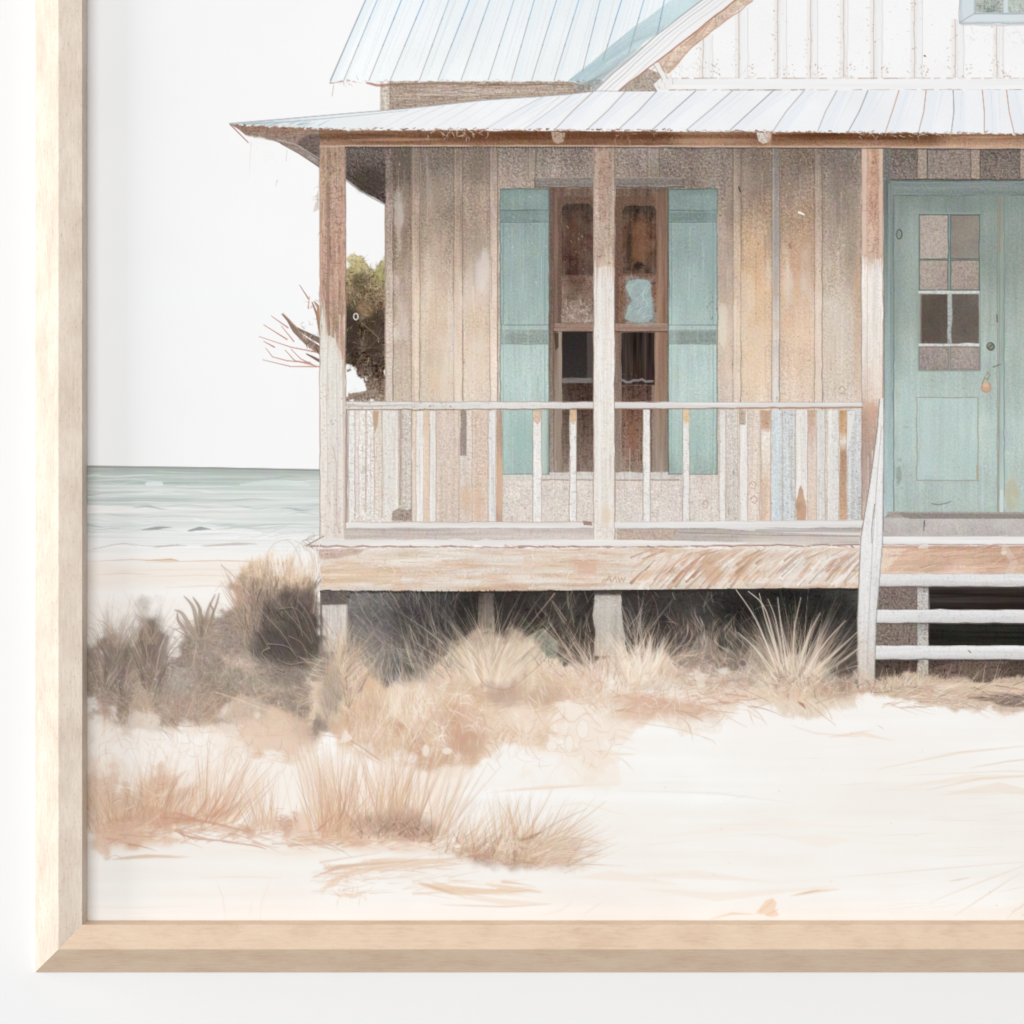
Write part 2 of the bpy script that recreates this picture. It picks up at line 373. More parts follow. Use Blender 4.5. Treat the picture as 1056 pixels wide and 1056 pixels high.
P([(674, 81), (1185, 80), (1185, 93), (672, 93.5)], (243, 243, 243), 1, None, ((HG, 2),))
for x in np.arange(690, 1080, 13): line(x, 80.8, x+U(6, 14), 80.5, U(.6, 1.3), random.choice([(186, 156, 140), (205, 185, 172), (176, 140, 122)]), U(.4, .9))
for x in np.arange(690, 1080, 9):
    if U(0, 1) < .75: line(x, 93, x+U(4, 12), 92.5, U(.7, 1.8), random.choice([(176, 142, 126), (150, 120, 106), (205, 180, 166)]), U(.4, .9))
P(wob([(684, 76), (674, 84), (672, 93), (690, 93), (700, 84)], .8, 6), (240, 238, 236), .9); squig(676, 66, 694, 92, 14, (188, 170, 158), (2, 4.5), .8)
# attic window
AWIN = sp('attic_window')
P([(989, -110), (1185, -110), (1185, 24), (990, 24)], (203, 214, 219), 1, AWIN, ((VG, 2), (ST, 2)))
P([(992, -110), (1003, -110), (1004, 14), (992, 22)], (216, 225, 230), .9); P([(992, 22), (1004, 15), (1185, 15), (1185, 22)], (221, 229, 233), .9)
P([(1006, -110), (1185, -110), (1185, 13), (1006, 13)], (180, 187, 180), 1, None, ((SQ, 13), (B4, 10)))
for a, b in ((1034.5, 1039.5), (1069, 1074)): P([(a, -110), (b, -110), (b, 13), (a, 13)], (214, 222, 225), 1); line(a, -110, a, 13, .7, (150, 160, 160), .7)
for q in [((989.5, -110), (989.5, 24)), ((990, 24.3), (1090, 24)), ((1004.5, -110), (1005.5, 14)), ((1005, 14.2), (1090, 14)), ((990, 23), (1004, 14.5))]: line(*q[0], *q[1], 1, (160, 166, 170), .85)
line(992, 25.5, 1090, 25.5, 2, (198, 196, 196), .7)
# rake board and soffit
RAKE = sp('rake_board')
P(wob([(756, 0), (903, -110), (924, -110), (777, 0), (767, 6), (735, 32), (712, 51), (690, 76), (683, 74), (674, 66)], .5, 9), (216, 194, 176), 1, RAKE, ((SQ, 10), (B4, 7)))
P([(667, 70), (637, 94.5), (678, 94.5), (674, 87), (684, 78)], (178, 164, 152), 1, RAKE, ((SQ, 9), (ST, 5)))
for k in range(14):
    f = U(0, .9); x, y = 757-f*86, 3+f*68; S([(x, y), (x-12-U(0, 20), y+10+U(0, 14)), (x-26, y+24)], 1, .5, J(random.choice([(170, 128, 105), (236, 222, 208), (196, 160, 136)])), .6)
P(wob([(724, 0), (871, -110), (904, -110), (757, 0), (700, 46), (637, 95), (612, 95), (650, 60), (677, 37)], .3, 14), (243, 243, 243), 1, RAKE, ((B2, 1.5), (ST, 1)))
for o, c, w in [(0, (160, 160, 162), 1.3), (6, (205, 203, 203), .9), (11, (178, 176, 176), .8), (17, (222, 220, 220), .9), (24, (200, 196, 194), .7)]:
    S(wob([(871+o, -110), (724+o, 0), (677+o*.95, 36), (612+o, 95)], .4, 14, False), w, w, c, .8)
S(wob([(904, -110), (757, 1), (700, 46), (660, 77), (638, 94)], .4, 12, False), 1.7, 1.3, (168, 110, 88), .85)
S(wob([(776, 1), (735, 31), (712, 50), (688, 76)], .6, 8, False), 1.2, 1, (190, 150, 125), .8)
P([(674, 66), (679, 64), (687, 80), (683, 82)], (240, 238, 235), .95); line(674, 66, 683, 82, .8, (160, 140, 128), .7); line(680, 64, 688, 80, .8, (170, 140, 122), .7)
# ---- front wall of boards
WALL = sp('board_wall')
base = [(151, (134, 122, 114)), (175, (147, 134, 125)), (210, (169, 153, 141)), (250, (184, 167, 153)), (310, (205, 189, 175)), (370, (218, 204, 191)), (430, (220, 209, 199)), (490, (223, 213, 204)), (560, (220, 212, 205))]
P([(397, 151), (919, 151), (919, 556), (397, 556)], base, 1, WALL, ((ST, 9), (VG, 4)))
def board(x0, x1, tint=(0, 0, 0), y0=151, y1=540, amp=1., edge=.8, dark=0):
    def c(x, y, s):
        v = lerp_stops(base, y+B1[s]*10)+np.array(tint, np.float32)*np.interp(y, [151, 230, 330, 540], [.45, 1, 1, .5])[..., None]
        ed = np.minimum(x-x0, x1-x)
        v = v-dark*np.interp(y, [151, 260, 400], [1, .6, .1])[..., None]
        k = np.interp(y, [151, 260, 400, 540], [14, 11, 8, 7.5])*amp
        return v+(ST[s]*.75+SQ[s]*.4)[..., None]*k[..., None]*np.array([1, .98, .95])+(VG[s]*3)[..., None]+(B1[s]*3)[..., None]*np.array([1, 1.05, 1.2])-(np.clip(3-ed, 0, 3)*4)[..., None]*edge
    P(rc(x0, y0, x1, y1, .2), c)
def batten(x0, x1, tint=(14, 14, 12), y0=151, y1=540):
    board(x0, x1, tint, y0, y1, .6, 0)
    line(x0, y0, x0, y1, 1.1, (122, 104, 92), .55, .25); line(x1, y0, x1, y1, 1.2, (112, 96, 86), .65, .25)
    line(x0+1.6, y0, x0+1.6, y1, .8, (214, 200, 186), .4, .2)
board(397, 406, (6, 4, 4), dark=8); board(406, 424, (-6, -10, -14), dark=16); board(434, 468, (4, 2, 0)); board(478, 504, (10, 6, 2)); board(513, 560, (4, 2, 0)); board(560, 740, (-2, -4, -4), 151, 196, 1.1)
board(700, 756, (-2, -4, -4)); board(765, 796, (12, 2, -9)); board(805, 840, (10, 0, -8)); board(849, 889, (2, 2, 0))
for x0, x1, t in [(424.5, 433, (16, 10, 4)), (468, 477, (14, 8, 2)), (505, 513, (26, 22, 20)), (756, 764, (14, 10, 4)), (796, 804, (8, 14, 20)), (840, 848, (16, 12, 8))]: batten(x0, x1, t)
for x0, x1 in ((545, 552), (668, 680)): batten(x0, x1, (14, 12, 10), 151, 184)
line(405.5, 151, 405.5, 540, 1.1, (104, 92, 86), .7); line(404, 211, 404, 540, .7, (226, 216, 206), .6); line(397.5, 211, 397.5, 414, 1, (150, 128, 114), .7)
# stains that belong to the boards
for x, y, rx, ry, c, a_ in [(780, 290, 13, 50, (214, 174, 134), .5), (780, 370, 14, 50, (236, 208, 178), .5), (822, 268, 14, 40, (204, 164, 134), .5), (833, 258, 6, 34, (178, 140, 118), .5), (824, 340, 15, 45, (226, 194, 168), .4), (815, 300, 9, 30, (216, 178, 146), .4),
                       (450, 330, 15, 60, (224, 198, 168), .45), (450, 240, 14, 50, (184, 164, 148), .4), (492, 300, 11, 26, (224, 212, 200), .7), (492, 350, 10, 40, (220, 190, 162), .5), (490, 250, 12, 30, (160, 144, 132), .4), (450, 395, 14, 24, (226, 200, 168), .5),
                       (868, 330, 15, 40, (218, 208, 196), .6), (878, 255, 9, 44, (150, 132, 120), .5), (884, 310, 4, 70, (208, 174, 146), .6), (858, 220, 8, 40, (152, 138, 128), .4), (415, 230, 6, 50, (132, 116, 104), .5), (416, 320, 6, 50, (176, 158, 144), .5),
                       (750, 360, 7, 50, (222, 198, 176), .6), (748, 270, 6, 40, (178, 156, 142), .5), (780, 185, 14, 34, (112, 100, 92), .5), (868, 178, 18, 30, (118, 106, 98), .45), (822, 178, 14, 26, (128, 118, 112), .4), (492, 168, 12, 22, (118, 103, 93), .5), (450, 168, 16, 16, (128, 115, 106), .4),
                       (800, 240, 3, 60, (140, 138, 137), .5), (416, 168, 8, 24, (104, 94, 87), .6), (480, 520, 9, 20, (220, 192, 168), .4)]:
    blob(x, y, rx, ry, c, a_, 1.1, .5)
S([(824, 219), (829, 221)], 2.5, 1.8, (250, 246, 238), .95); S([(762, 193), (763.5, 198)], 1.4, 1.2, (60, 48, 42), .9); S([(814, 252), (815, 256)], 3, 2, (150, 122, 104), .7)
for k in range(900):                                                       # pin-pricks of lost paint
    x = U(398, 912); y = 151+U(0, 1)**1.2*380
    S([(x, y), (x+U(-1, 1), y+U(-1, 2))], U(.6, 1.2), .6, random.choice([(88, 74, 66), (238, 228, 216), (120, 98, 84), (206, 190, 174)]), U(.25, .6))
for x0, x1 in ((514, 552), (638, 668), (682, 740)): squig(x0, 155, x1, 183, 26, (176, 158, 146), (1.2, 2.8), .7, (.3, .6))
for k in range(420):
    x = U(399, 888); y = U(155, 400); L = U(15, 80); d = (y-151)/260
    c = random.choice([(150, 132, 120), (206, 190, 176), (190, 166, 146)] if d < .45 else [(232, 222, 212), (206, 180, 158), (240, 232, 224), (196, 172, 154)])
    if not (513 < x < 742): S([(x, y), (x+U(-.8, .8), y+L/2), (x+U(-.8, .8), min(412, y+L))], U(.7, 2.4), .4, J(c), U(.12, .38))
for k in range(60):                                                        # pale peeling patches and darker damp ones
    x = random.choice([U(435, 466), U(479, 503), U(407, 423), U(766, 795), U(806, 839), U(850, 887), U(741, 754)]); y = U(170, 405)
    d = (y-151)/260; c = J(random.choice([(178, 164, 152), (140, 124, 113)] if d < .35 else [(230, 218, 207), (238, 230, 221), (206, 184, 166)]), 6)
    blob(x, y, U(1.5, 5), U(8, 34), c, U(.2, .45), .8, 1.)
# dark return wall at the far left end of the porch and the slope under the eave
END = sp('porch_end_wall')
P(wob([(355, 151), (397.5, 151), (397.5, 211), (385, 203), (371, 197), (355, 184)], .5, 7), [(151, (112, 101, 95)), (185, (90, 79, 73)), (211, (82, 72, 68))], 1, END, ((ST, 9), (SQ, 7)))
S([(355, 184), (371, 196.5), (384, 204), (397, 211)], 2.2, 1.6, (172, 168, 166), .9, END); S([(357, 178), (375, 191), (397, 205)], 1.3, 1, (60, 50, 46), .7); S([(362, 170), (378, 180), (397, 192)], 1.2, 1, (70, 60, 54), .6)
blob(382, 185, 13, 10, (70, 60, 54), .6, .8, .5, B4)
EAVE = sp('eave_corner')
P(wob([(237, 128), (290, 129), (340, 130), (340, 152), (329, 173), (312, 160), (297, 151), (287, 147), (280, 145), (264, 143), (254, 140)], .6, 8), [(128, (160, 128, 110)), (140, (150, 128, 116)), (172, (158, 148, 144))], 1, EAVE, ((SQ, 9), (HG, 7)))
P(wob([(306, 146), (320, 138), (331, 138), (331, 168), (318, 158)], .6, 6), (104, 90, 84), .75, None, ((SQ, 10),))
M([(250, 139), (268, 141), (284, 147), (272, 150), (256, 146)], (247, 246, 245), .9, edge=3, rough=.5)
S([(237, 128), (247, 138), (256, 147)], 1.4, 1, (176, 120, 108), .85); S([(290, 148), (308, 158), (329, 172)], 1.6, 1.3, (120, 104, 98), .8); S([(286, 144), (305, 149), (330, 164)], 1.2, 1, (196, 190, 188), .7)
S([(259, 147), (258, 160), (257, 184)], 1.6, .4, (240, 226, 220), .7); line(296, 155, 295, 166, .8, (190, 186, 182), .5); S([(286, 186), (284, 192)], .9, .5, (190, 180, 175), .6)
squig(258, 146, 300, 176, 6, (236, 230, 226), (3, 8), .7)
field([(240, 129), (330, 131), (330, 140), (258, 138)], 40, (4, 12), lambda x, y: 85, [(118, 88, 72), (196, 160, 140), (140, 106, 90)], (.7, 1.6), (.3, .7), 15)
# ---- window head, casing, sashes
WIN = sp('window')
P(rc(551.5, 183, 705, 193, .4), (138, 128, 122), 1, WIN, ((HG, 8), (ST, 8))); line(552, 183.5, 705, 183.5, 1, (176, 164, 154), .7); line(552, 193, 706, 193, 1.2, (80, 70, 64), .7)
for q in ((551.5, 183, 551.5, 193), (705, 184, 705.5, 193)): line(*q, 1.2, (96, 84, 76), .7)
P(rc(566, 194, 690, 488, .3), [(194, (114, 93, 82)), (330, (128, 106, 94)), (420, (146, 128, 116)), (488, (158, 144, 132))], 1, WIN, ((VG, 7), (ST, 6)))
P([(570, 198), (579, 198), (579, 486), (571, 486)], [(194, (124, 102, 90)), (340, (140, 120, 108)), (488, (166, 152, 140))], .7, None, ((VG, 6),))
P([(675, 198), (688, 198), (688, 486), (675, 486)], [(194, (126, 100, 86)), (330, (146, 112, 92)), (400, (158, 128, 108)), (488, (152, 138, 126))], .8, None, ((VG, 8),))
P(rc(575, 203, 612, 334, .5), (108, 84, 72), .85, None, ((ST, 6),)); P(rc(634, 203, 676, 334, .5), (112, 86, 73), .85, None, ((ST, 6),))
def arch(x0, y0, x1, y1, r=5): return [(x0, y0+r), (x0+r*.4, y0+r*.35), (x0+r, y0), (x1-r, y0), (x1-r*.4, y0+r*.35), (x1, y0+r), (x1, y1-1), (x1-1, y1), (x0+1, y1), (x0, y1-1)]
P(wob(arch(579.5, 210, 612, 283), .4, 8), [(210, (70, 56, 50)), (240, (88, 66, 56)), (283, (82, 62, 54))], 1, None, ((SQ, 5), (VG, 7), (B4, 5)))
P(wob(arch(642, 212, 677, 282), .4, 8), [(212, (66, 54, 48)), (235, (98, 73, 59)), (262, (104, 79, 63)), (283, (76, 60, 52))], 1, None, ((SQ, 6), (VG, 6), (B4, 6)))
blob(659, 247, 10, 26, (128, 92, 68), .55, .6, .5, B4); blob(649, 250, 3, 18, (50, 40, 36), .6, .7, .4, B4); blob(659, 274, 5, 4, (38, 32, 30), .8, .6, .3); blob(592, 240, 8, 20, (98, 72, 58), .5, .8, .5, B4)
squig(644, 220, 675, 280, 60, (160, 118, 92), (1, 2.6), .7, (.3, .7)); squig(581, 220, 611, 281, 34, (140, 104, 84), (1, 2.5), .7, (.2, .55)); specks(581, 225, 611, 280, 22, (196, 168, 148), (.5, 1), (.3, .7))
P(rc(579, 285, 612, 333, .4), [(285, (122, 98, 86)), (310, (134, 112, 100)), (333, (164, 146, 134))], 1, None, ((SQ, 10), (B4, 8)))
squig(580, 312, 611, 332, 34, (222, 208, 196), (1.5, 4), .8, (.3, .7)); blob(592, 297, 8, 9, (104, 84, 74), .5, .9, .5, B4)
P(rc(638, 284, 677, 333, .4), (128, 98, 84), 1, None, ((SQ, 12),))
P(wob([(648, 290), (656, 288), (668, 289), (672, 294), (672.5, 312), (673, 328), (668, 332), (650, 331.5), (644, 328), (647, 318), (652, 310), (648, 302), (645, 296)], .5, 5), [(288, (172, 192, 191)), (308, (158, 181, 183)), (331, (172, 188, 185))], .82, None, ((B4, 5), (SQ, 4)))
curl(645, 290, 673, 331, 26, (206, 222, 220), (1.5, 4), .9, (.3, .6)); line(646, 332.5, 672, 332.5, 1.2, (176, 160, 148), .6)
for k in range(16): S(curve(U(648, 668), U(300, 330), U(-30, 60), U(8, 20), 50, 5), 1, .4, random.choice([(222, 234, 234), (130, 165, 170), (205, 224, 224)]), .6)
P(rc(571, 334, 690, 341.5, .4), (154, 128, 114), 1, None, ((HG, 6), (ST, 4))); line(571, 342, 689, 342, 1.2, (66, 50, 44), .8); line(571, 334, 689, 334, .8, (186, 162, 146), .7)
P(rc(574, 342, 579.5, 486, .3), (156, 138, 124), .9, None, ((VG, 6),)); P([(571, 343), (576, 343), (576, 358), (573, 362)], (70, 54, 46), .8)
P(rc(579.5, 342, 612, 391, .3), [(342, (46, 41, 39)), (391, (54, 50, 47))], 1, None, ((ST, 2),)); P(rc(605, 343, 612, 415, .3), (92, 82, 78), .7)
P(rc(579.5, 391, 610, 395, .4), (118, 112, 112), .9); line(580, 390.5, 610, 390.5, 1.2, (160, 156, 156), .6)
P(rc(579.5, 395, 612, 486, .3), [(395, (70, 54, 48)), (420, (86, 68, 60)), (450, (112, 92, 82)), (486, (140, 124, 114))], 1, None, ((SQ, 8), (VG, 5)))
P(rc(641, 343, 675, 397, .3), [(343, (48, 40, 37)), (397, (62, 48, 42))], 1, None, ((VG, 10),)); P(rc(641, 397, 672, 486, .3), [(397, (80, 60, 52)), (430, (118, 88, 74)), (486, (150, 126, 112))], 1, None, ((SQ, 11), (VG, 6)))
S(wob([(642, 392), (650, 394), (662, 391), (673, 393)], 1, 4, False), 2.4, 2.2, (150, 146, 146), .8); squig(642, 386, 673, 412, 24, (150, 136, 128), (1, 2.5), .7, (.3, .6))
blob(652, 450, 5, 22, (150, 104, 84), .5, .7, .4); squig(642, 425, 668, 470, 30, (150, 120, 104), (1.5, 4), .8, (.3, .6)); line(668, 425, 668, 480, 3, (170, 120, 96), .5)
for x in (566.5, 571, 689): line(x, 195, x, 486, 1.1, (84, 68, 60), .6)
line(613, 341, 613, 415, 2, (120, 112, 108), .5)
P(rc(559, 487, 701, 494.5, .5), (214, 208, 202), 1, WIN, ((HG, 5), (SQ, 6))); line(559, 495, 700, 495, 1.4, (150, 124, 112), .7); squig(690, 486, 702, 496, 8, (150, 130, 118))
M([(645, 287), (672, 287), (674, 331), (645, 331)], (160, 180, 180), .4, None, edge=4)
# ---- wall below the sill
for x0, x1 in ((518, 549), (559, 587), (595, 612), (635, 663), (671, 704), (711, 740)):
    P(rc(x0, 491 if x0 < 520 or x0 > 704 else 496, x1, 540, .3), (221, 211, 203), .75, None, ((SQ, 6), (ST, 4), (B4, 3))); squig(x0, 498, x1, 538, 26, random.choice([(246, 240, 234), (198, 182, 170)]), (1.5, 4), .8, (.3, .7))
# ---- shutters
def shutter(x0, x1):
    o = sp('shutter')
    P(rc(x0, 195, x1, 489, .3), [(195, (124, 142, 137)), (217, (133, 151, 146)), (235, (142, 160, 156)), (275, (151, 170, 166)), (300, (160, 180, 174)), (334, (170, 189, 183)), (358, (184, 203, 197)), (410, (190, 208, 202)), (432, (178, 200, 193)), (465, (174, 196, 189)), (489, (158, 178, 171))], 1, o, ((ST, 4), (VG, 3), (B1, 3)))
    for y, c in ((217, (92, 110, 105)), (229, (98, 116, 111)), (335, (124, 142, 136)), (354.5, (118, 134, 128))): line(x0+1, y, x1-1, y, 1.3, c, .95); line(x0+2, y+1.6, x1-2, y+1.6, 1, (176, 194, 189), .45)
    P([(x0+1, 218), (x1-1, 218), (x1-1, 228), (x0+1, 228)], (118, 136, 131), .75, None, ((HG, 5), (ST, 5))); P([(x0+1, 340), (x1-1, 340), (x1-1, 354), (x0+1, 354)], (138, 149, 142), .85, None, ((HG, 6), (ST, 6)))
    for k in range(46): x = U(x0+2, x1-2); y = U(228, 470); S([(x, y), (x+U(-1, 1), y+U(12, 50))], U(1, 2.6), .4, random.choice([(140, 158, 158), (186, 202, 198), (150, 172, 162), (172, 190, 190), (196, 208, 200), (132, 152, 146)]), U(.12, .32))
    for a in (x0+3, x1-4): line(a, 230, a, 334, 1, (112, 134, 129), .7); line(a, 356, a, 486, 1, (128, 150, 144), .6)
    line(x0, 195, x0, 489, 1.3, (92, 110, 106), .75); line(x1, 195, x1, 489, 1.3, (104, 118, 112), .75); line(x0, 195, x1, 195, 1.5, (88, 100, 96), .8); line(x0, 489, x1, 489, 1.2, (120, 126, 120), .8)
    blob((x0+x1)/2-4, 300, 14, 30, (160, 180, 176), .4, .9, .4); blob((x0+x1)/2+8, 205, 14, 5, (150, 168, 164), .4, .9, .4); blob((x0+x1)/2, 450, 16, 26, (156, 184, 178), .5, .9, .4); blob(x1-6, 260, 5, 60, (146, 168, 164), .5, .9, .3); blob(x0+5, 400, 5, 60, (184, 204, 198), .4, .9, .3)
    specks(x0, 196, x1, 488, 60, (96, 118, 112), (.5, 1), (.15, .45)); specks(x0, 196, x1, 488, 40, (206, 224, 220), (.5, 1.2), (.2, .5))
    for k in range(20): x = U(x0+4, x1-4); y = U(235, 420); S([(x, y), (x+U(-1, 1), y+U(15, 60))], .9, .3, random.choice([(142, 166, 162), (186, 206, 202)]), U(.2, .5))
shutter(516, 566); shutter(689.5, 739.5)
P(rc(563, 420, 566, 489, .2), (150, 150, 140), .4); specks(728, 300, 739, 330, 8, (100, 96, 88)); squig(692, 425, 738, 488, 60, (190, 212, 206), (1, 2.5), .7, (.2, .5)); squig(715, 460, 739, 488, 26, (116, 134, 126), (1, 2.5), .7, (.2, .5))
# ---- door wall
DFR = sp('door_frame')
P(rc(911, 152, 1185, 187, .2), [(152, (114, 104, 98)), (186, (134, 122, 114))], 1, WALL, ((ST, 9), (SQ, 8)))
P(rc(957, 154, 1001, 184, .4), (154, 140, 131), .8, None, ((SQ, 8), (ST, 5)))
squig(918, 156, 1080, 184, 110, (190, 176, 164), (1, 2.6), .7, (.25, .6)); squig(918, 156, 1080, 184, 80, (84, 74, 68), (1, 2.6), .7, (.25, .5))
for a, b in ((946, 956), (1001, 1011), (1052, 1062), (1104, 1114)): P(rc(a, 153, b, 184, .3), (172, 156, 142), .9, None, ((ST, 10),)); line(a, 153, a, 184, 1, (90, 78, 70), .7); line(b, 153, b, 184, 1.2, (80, 70, 62), .7)
P(rc(911.5, 152, 919, 187, .3), (118, 118, 116), .8, None, ((ST, 8),))
P(rc(911.5, 186, 1185, 202, .2), [(186, (112, 121, 119)), (194, (133, 143, 140)), (202, (124, 136, 132))], 1, DFR, ((HG, 4), (ST, 4)))
line(919, 185.5, 1090, 185.5, 1.6, (70, 66, 62), .8); line(919, 188.5, 1090, 188.5, 1, (150, 168, 168), .7); line(920, 201.5, 1090, 202, 1.2, (82, 88, 84), .8)
P(rc(911.5, 186, 922.5, 534, .3), [(186, (112, 120, 118)), (300, (136, 150, 146)), (420, (160, 180, 178)), (534, (176, 197, 196))], 1, DFR, ((VG, 5), (ST, 3)))
line(921.8, 202, 921.8, 530, 1.4, (92, 100, 96), .75); line(917, 190, 917, 530, .8, (176, 194, 190), .5); line(912, 190, 912, 420, 1, (104, 108, 104), .6)
def door(x0, x1, mirror=False):
    o = sp('door'); f = (lambda x: x0+x1-x) if mirror else (lambda x: x)
    P(rc(x0, 202, x1, 529, .2), [(202, (126, 138, 131)), (230, (139, 151, 144)), (290, (152, 163, 155)), (345, (165, 178, 170)), (400, (180, 196, 189)), (470, (185, 201, 195)), (529, (174, 189, 182))], 1, o, ((ST, 3.5), (B1, 4), (VG, 3)))
    px0, px1 = x0+25.5, x0+87.5
    if mirror: px0, px1 = x1-87.5, x1-25.5
    mx = (px0+px1)/2
    P(rc(px0-1.5, 219, px1+1.5, 383, .2), (140, 158, 152), .9)
    rows = [(221.5, 267, [(180, 168, 158), (144, 136, 127)]), (268.5, 299, [(172, 158, 148), (165, 152, 142)]), (303, 354.5, [(98, 88, 80), (108, 100, 92)]), (358, 381, [(160, 148, 142), (162, 150, 143)])]
    for y0, y1, cs in rows:
        for k, (a, b) in enumerate(((px0, mx-1.2), (mx+1.2, px1))):
            sm = k == 1 and y0 < 230 or 300 < y0 < 330
            P(rc(a+.5, y0, b-.5, y1, .3), cs[k], 1, None, ((ST, 2 if sm else 4), (SQ, 1 if sm else 5), (B3, 3)))
            if not sm: squig(a+2, y0+2, b-2, y1-2, 26, (205, 194, 184), (1, 2.4), .6, (.25, .55))
            ec = (66, 78, 74) if y0 < 300 else ((170, 166, 160) if y0 < 330 else (150, 112, 108))
            line(a, y0, b, y0, 1.2, ec, .75); line(a, y1, b, y1, 1, ec, .7); line(a, y0, a, y1, 1.1, ec, .75); line(b, y0, b, y1, 1.1, ec, .75)
    for y0, y1 in ((300, 302.7), (354.5, 357)): P(rc(px0-1, y0, px1, y1, .3), (214, 214, 208), .95, None, ((SQ, 12),)); squig(px0, y0, px1, y1, 10, (232, 232, 228), (1, 2))
    P(rc(mx-2, 303, mx+2.5, 354, .4), (170, 174, 172), .95, None, ((SQ, 12),)); line(px0+1.5, 303, px0+1.5, 354, 1.6, (186, 176, 164), .6)
    P(rc(px0+3, 308, px0+22, 352, .6), (84, 74, 66), .25)
    a, b = (x0+23, x0+86) if not mirror else (x1-86, x1-23)
    P(rc(a, 410, b, 495, .3), [(410, (184, 203, 198)), (495, (183, 202, 196))], 1, None, ((ST, 2.5), (B1, 3), (VG, 2)))
    P([(a+6, 413), (a+16, 413), (a+16, 490), (a+6, 490)], (190, 212, 208), .4)
    for q in ((a, 410, b, 410), (a, 410, a, 495), (a, 495.5, b, 495.5), (b, 410, b, 495)): line(*q, 1.1, (150, 142, 128), .75)
    line(b-1, 480, b-1, 494, 1.2, (196, 150, 122), .7); line(a+3, 413, a+3, 492, .7, (150, 176, 170), .6); line(b+5, 415, b+5, 520, .8, (196, 216, 212), .5)
    specks(x0, 203, x1, 528, 120, (116, 134, 128), (.4, .9), (.15, .4)); specks(x0, 380, x1, 528, 50, (206, 222, 216), (.5, 1.3), (.2, .5))
    return o
P([(1143, 200), (1185, 200), (1185, 530), (1143, 530)], base, 1, WALL, ((ST, 6), (VG, 4)))
D1 = door(922.5, 1030); D2 = door(1036, 1144, False)
P(rc(1029, 202, 1036.5, 530, .3), [(202, (136, 146, 138)), (300, (150, 168, 162)), (529, (186, 205, 202))], 1, DFR, ((VG, 5),))
line(1031, 203, 1030, 528, 1.4, (168, 132, 104), .55); line(1031.5, 205, 1031.5, 260, 1.6, (176, 136, 104), .6); line(1035.8, 203, 1035.5, 528, 1.1, (112, 122, 116), .7); line(1028.6, 203, 1028.6, 528, .9, (112, 128, 122), .65)
P(rc(1031, 505, 1035, 529, .2), (206, 220, 218), .8)
blob(1044, 510, 7, 18, (196, 188, 164), .7, .6, .5, B4)
# door furniture and scratches
ring(927.3, 241.6, 2.7, 4.8, 1.5, (78, 84, 82), .9); S([(926.8, 240), (927.4, 243)], 1.4, 1.4, (120, 130, 126), .9)
S([(1021.4, 357), (1021.8, 357.6)], 8.4, 8.4, (84, 88, 78), .9); S([(1021, 356.6), (1021.6, 357.2)], 5.6, 5.6, (150, 148, 132), .9); line(1018.5, 359.5, 1024, 354.8, 1.2, (86, 84, 74), .8)
S([(1016.8, 398.6), (1017, 400)], 10, 10, (206, 170, 142), .9); ring(1017, 399.4, 4.8, 5.2, .9, (168, 132, 108), .6); S([(1015.6, 396.6), (1017, 397)], 5, 5, (226, 190, 160), .8); S([(1013, 396), (1015.5, 389), (1018.5, 392), (1020.5, 386), (1018.6, 383.5), (1017, 387)], 1.4, 1.1, (158, 142, 126), .85)
S([(1024.5, 378.5), (1028, 377), (1032, 375.5)], 1.6, 1, (110, 112, 106), .8); S([(1028, 325), (1028.5, 332)], 1.6, 1.2, (104, 96, 88), .8)
S([(961, 519.5), (968, 520.5), (976, 519), (980.5, 517)], 1.3, 1, (120, 126, 118), .85)
for x, y in ((927, 490), (928, 478), (934, 439), (926, 500)): squig(x-3, y-7, x+4, y+7, 9, (146, 158, 150), (1, 3), .9, (.4, .8))
blob(924, 300, 5, 70, (126, 140, 134), .4, .9, .4); blob(1000, 212, 40, 6, (122, 138, 132), .35, .9, .4); blob(935, 440, 6, 40, (176, 200, 198), .4, .9, .4)
blob(927, 488, 3, 8, (140, 148, 140), .6, .6, .5, B4)
FLOOR = sp('porch_floor')
P([(916, 527.5), (1185, 528.5), (1185, 537), (912, 537)], (172, 164, 158), 1, FLOOR, ((ST, 5),))
P(rc(911, 534, 1185, 553, .2), [(534, (196, 191, 187)), (553, (192, 185, 180))], 1, FLOOR, ((SQ, 3), (ST, 2), (B3, 4))); squig(912, 536, 1080, 551, 60, (212, 208, 204), (1.5, 3.5), .8, (.3, .6))
P([(927, 528), (935, 529), (1185, 531), (1185, 535), (938, 535), (932, 533)], (146, 138, 133), .95, None, ((ST, 4),)); S([(953.5, 537), (952.6, 547)], 1.4, 1, (96, 90, 86), .85)
S([(912, 534), (918, 531), (926, 529), (934, 533)], 1, .8, (140, 130, 124), .7)
# ---- strips of wall and rail seen under the hand rail
UND = WALL
def strip(x0, x1, y0, y1, c, sq=8, ed=True, tex=6):
    P(rc(x0, y0, x1, y1, .25), c, .9, None, ((SQ, sq*.6), (ST, sq*.3), (VG, tex*.7)))
    if ed: line(x0, y0, x0, y1, 1, (186, 164, 150), .55); line(x1, y0, x1, y1, .9, (172, 154, 142), .55)
strip(365, 397, 422, 538, (222, 213, 206)); strip(370, 377, 423, 530, (232, 226, 220), 16); strip(378, 386, 423, 532, (236, 231, 226), 16); strip(386, 394, 423, 532, (226, 214, 202), 12); strip(394.5, 411, 422, 538, (233, 228, 222), 6)
P([(384, 424), (391, 424), (389, 440), (387, 446), (385, 438)], (190, 158, 132), .8); strip(414, 424, 422, 528, (214, 206, 198), 14); line(413, 423, 412.5, 520, 1.5, (166, 140, 126), .7)
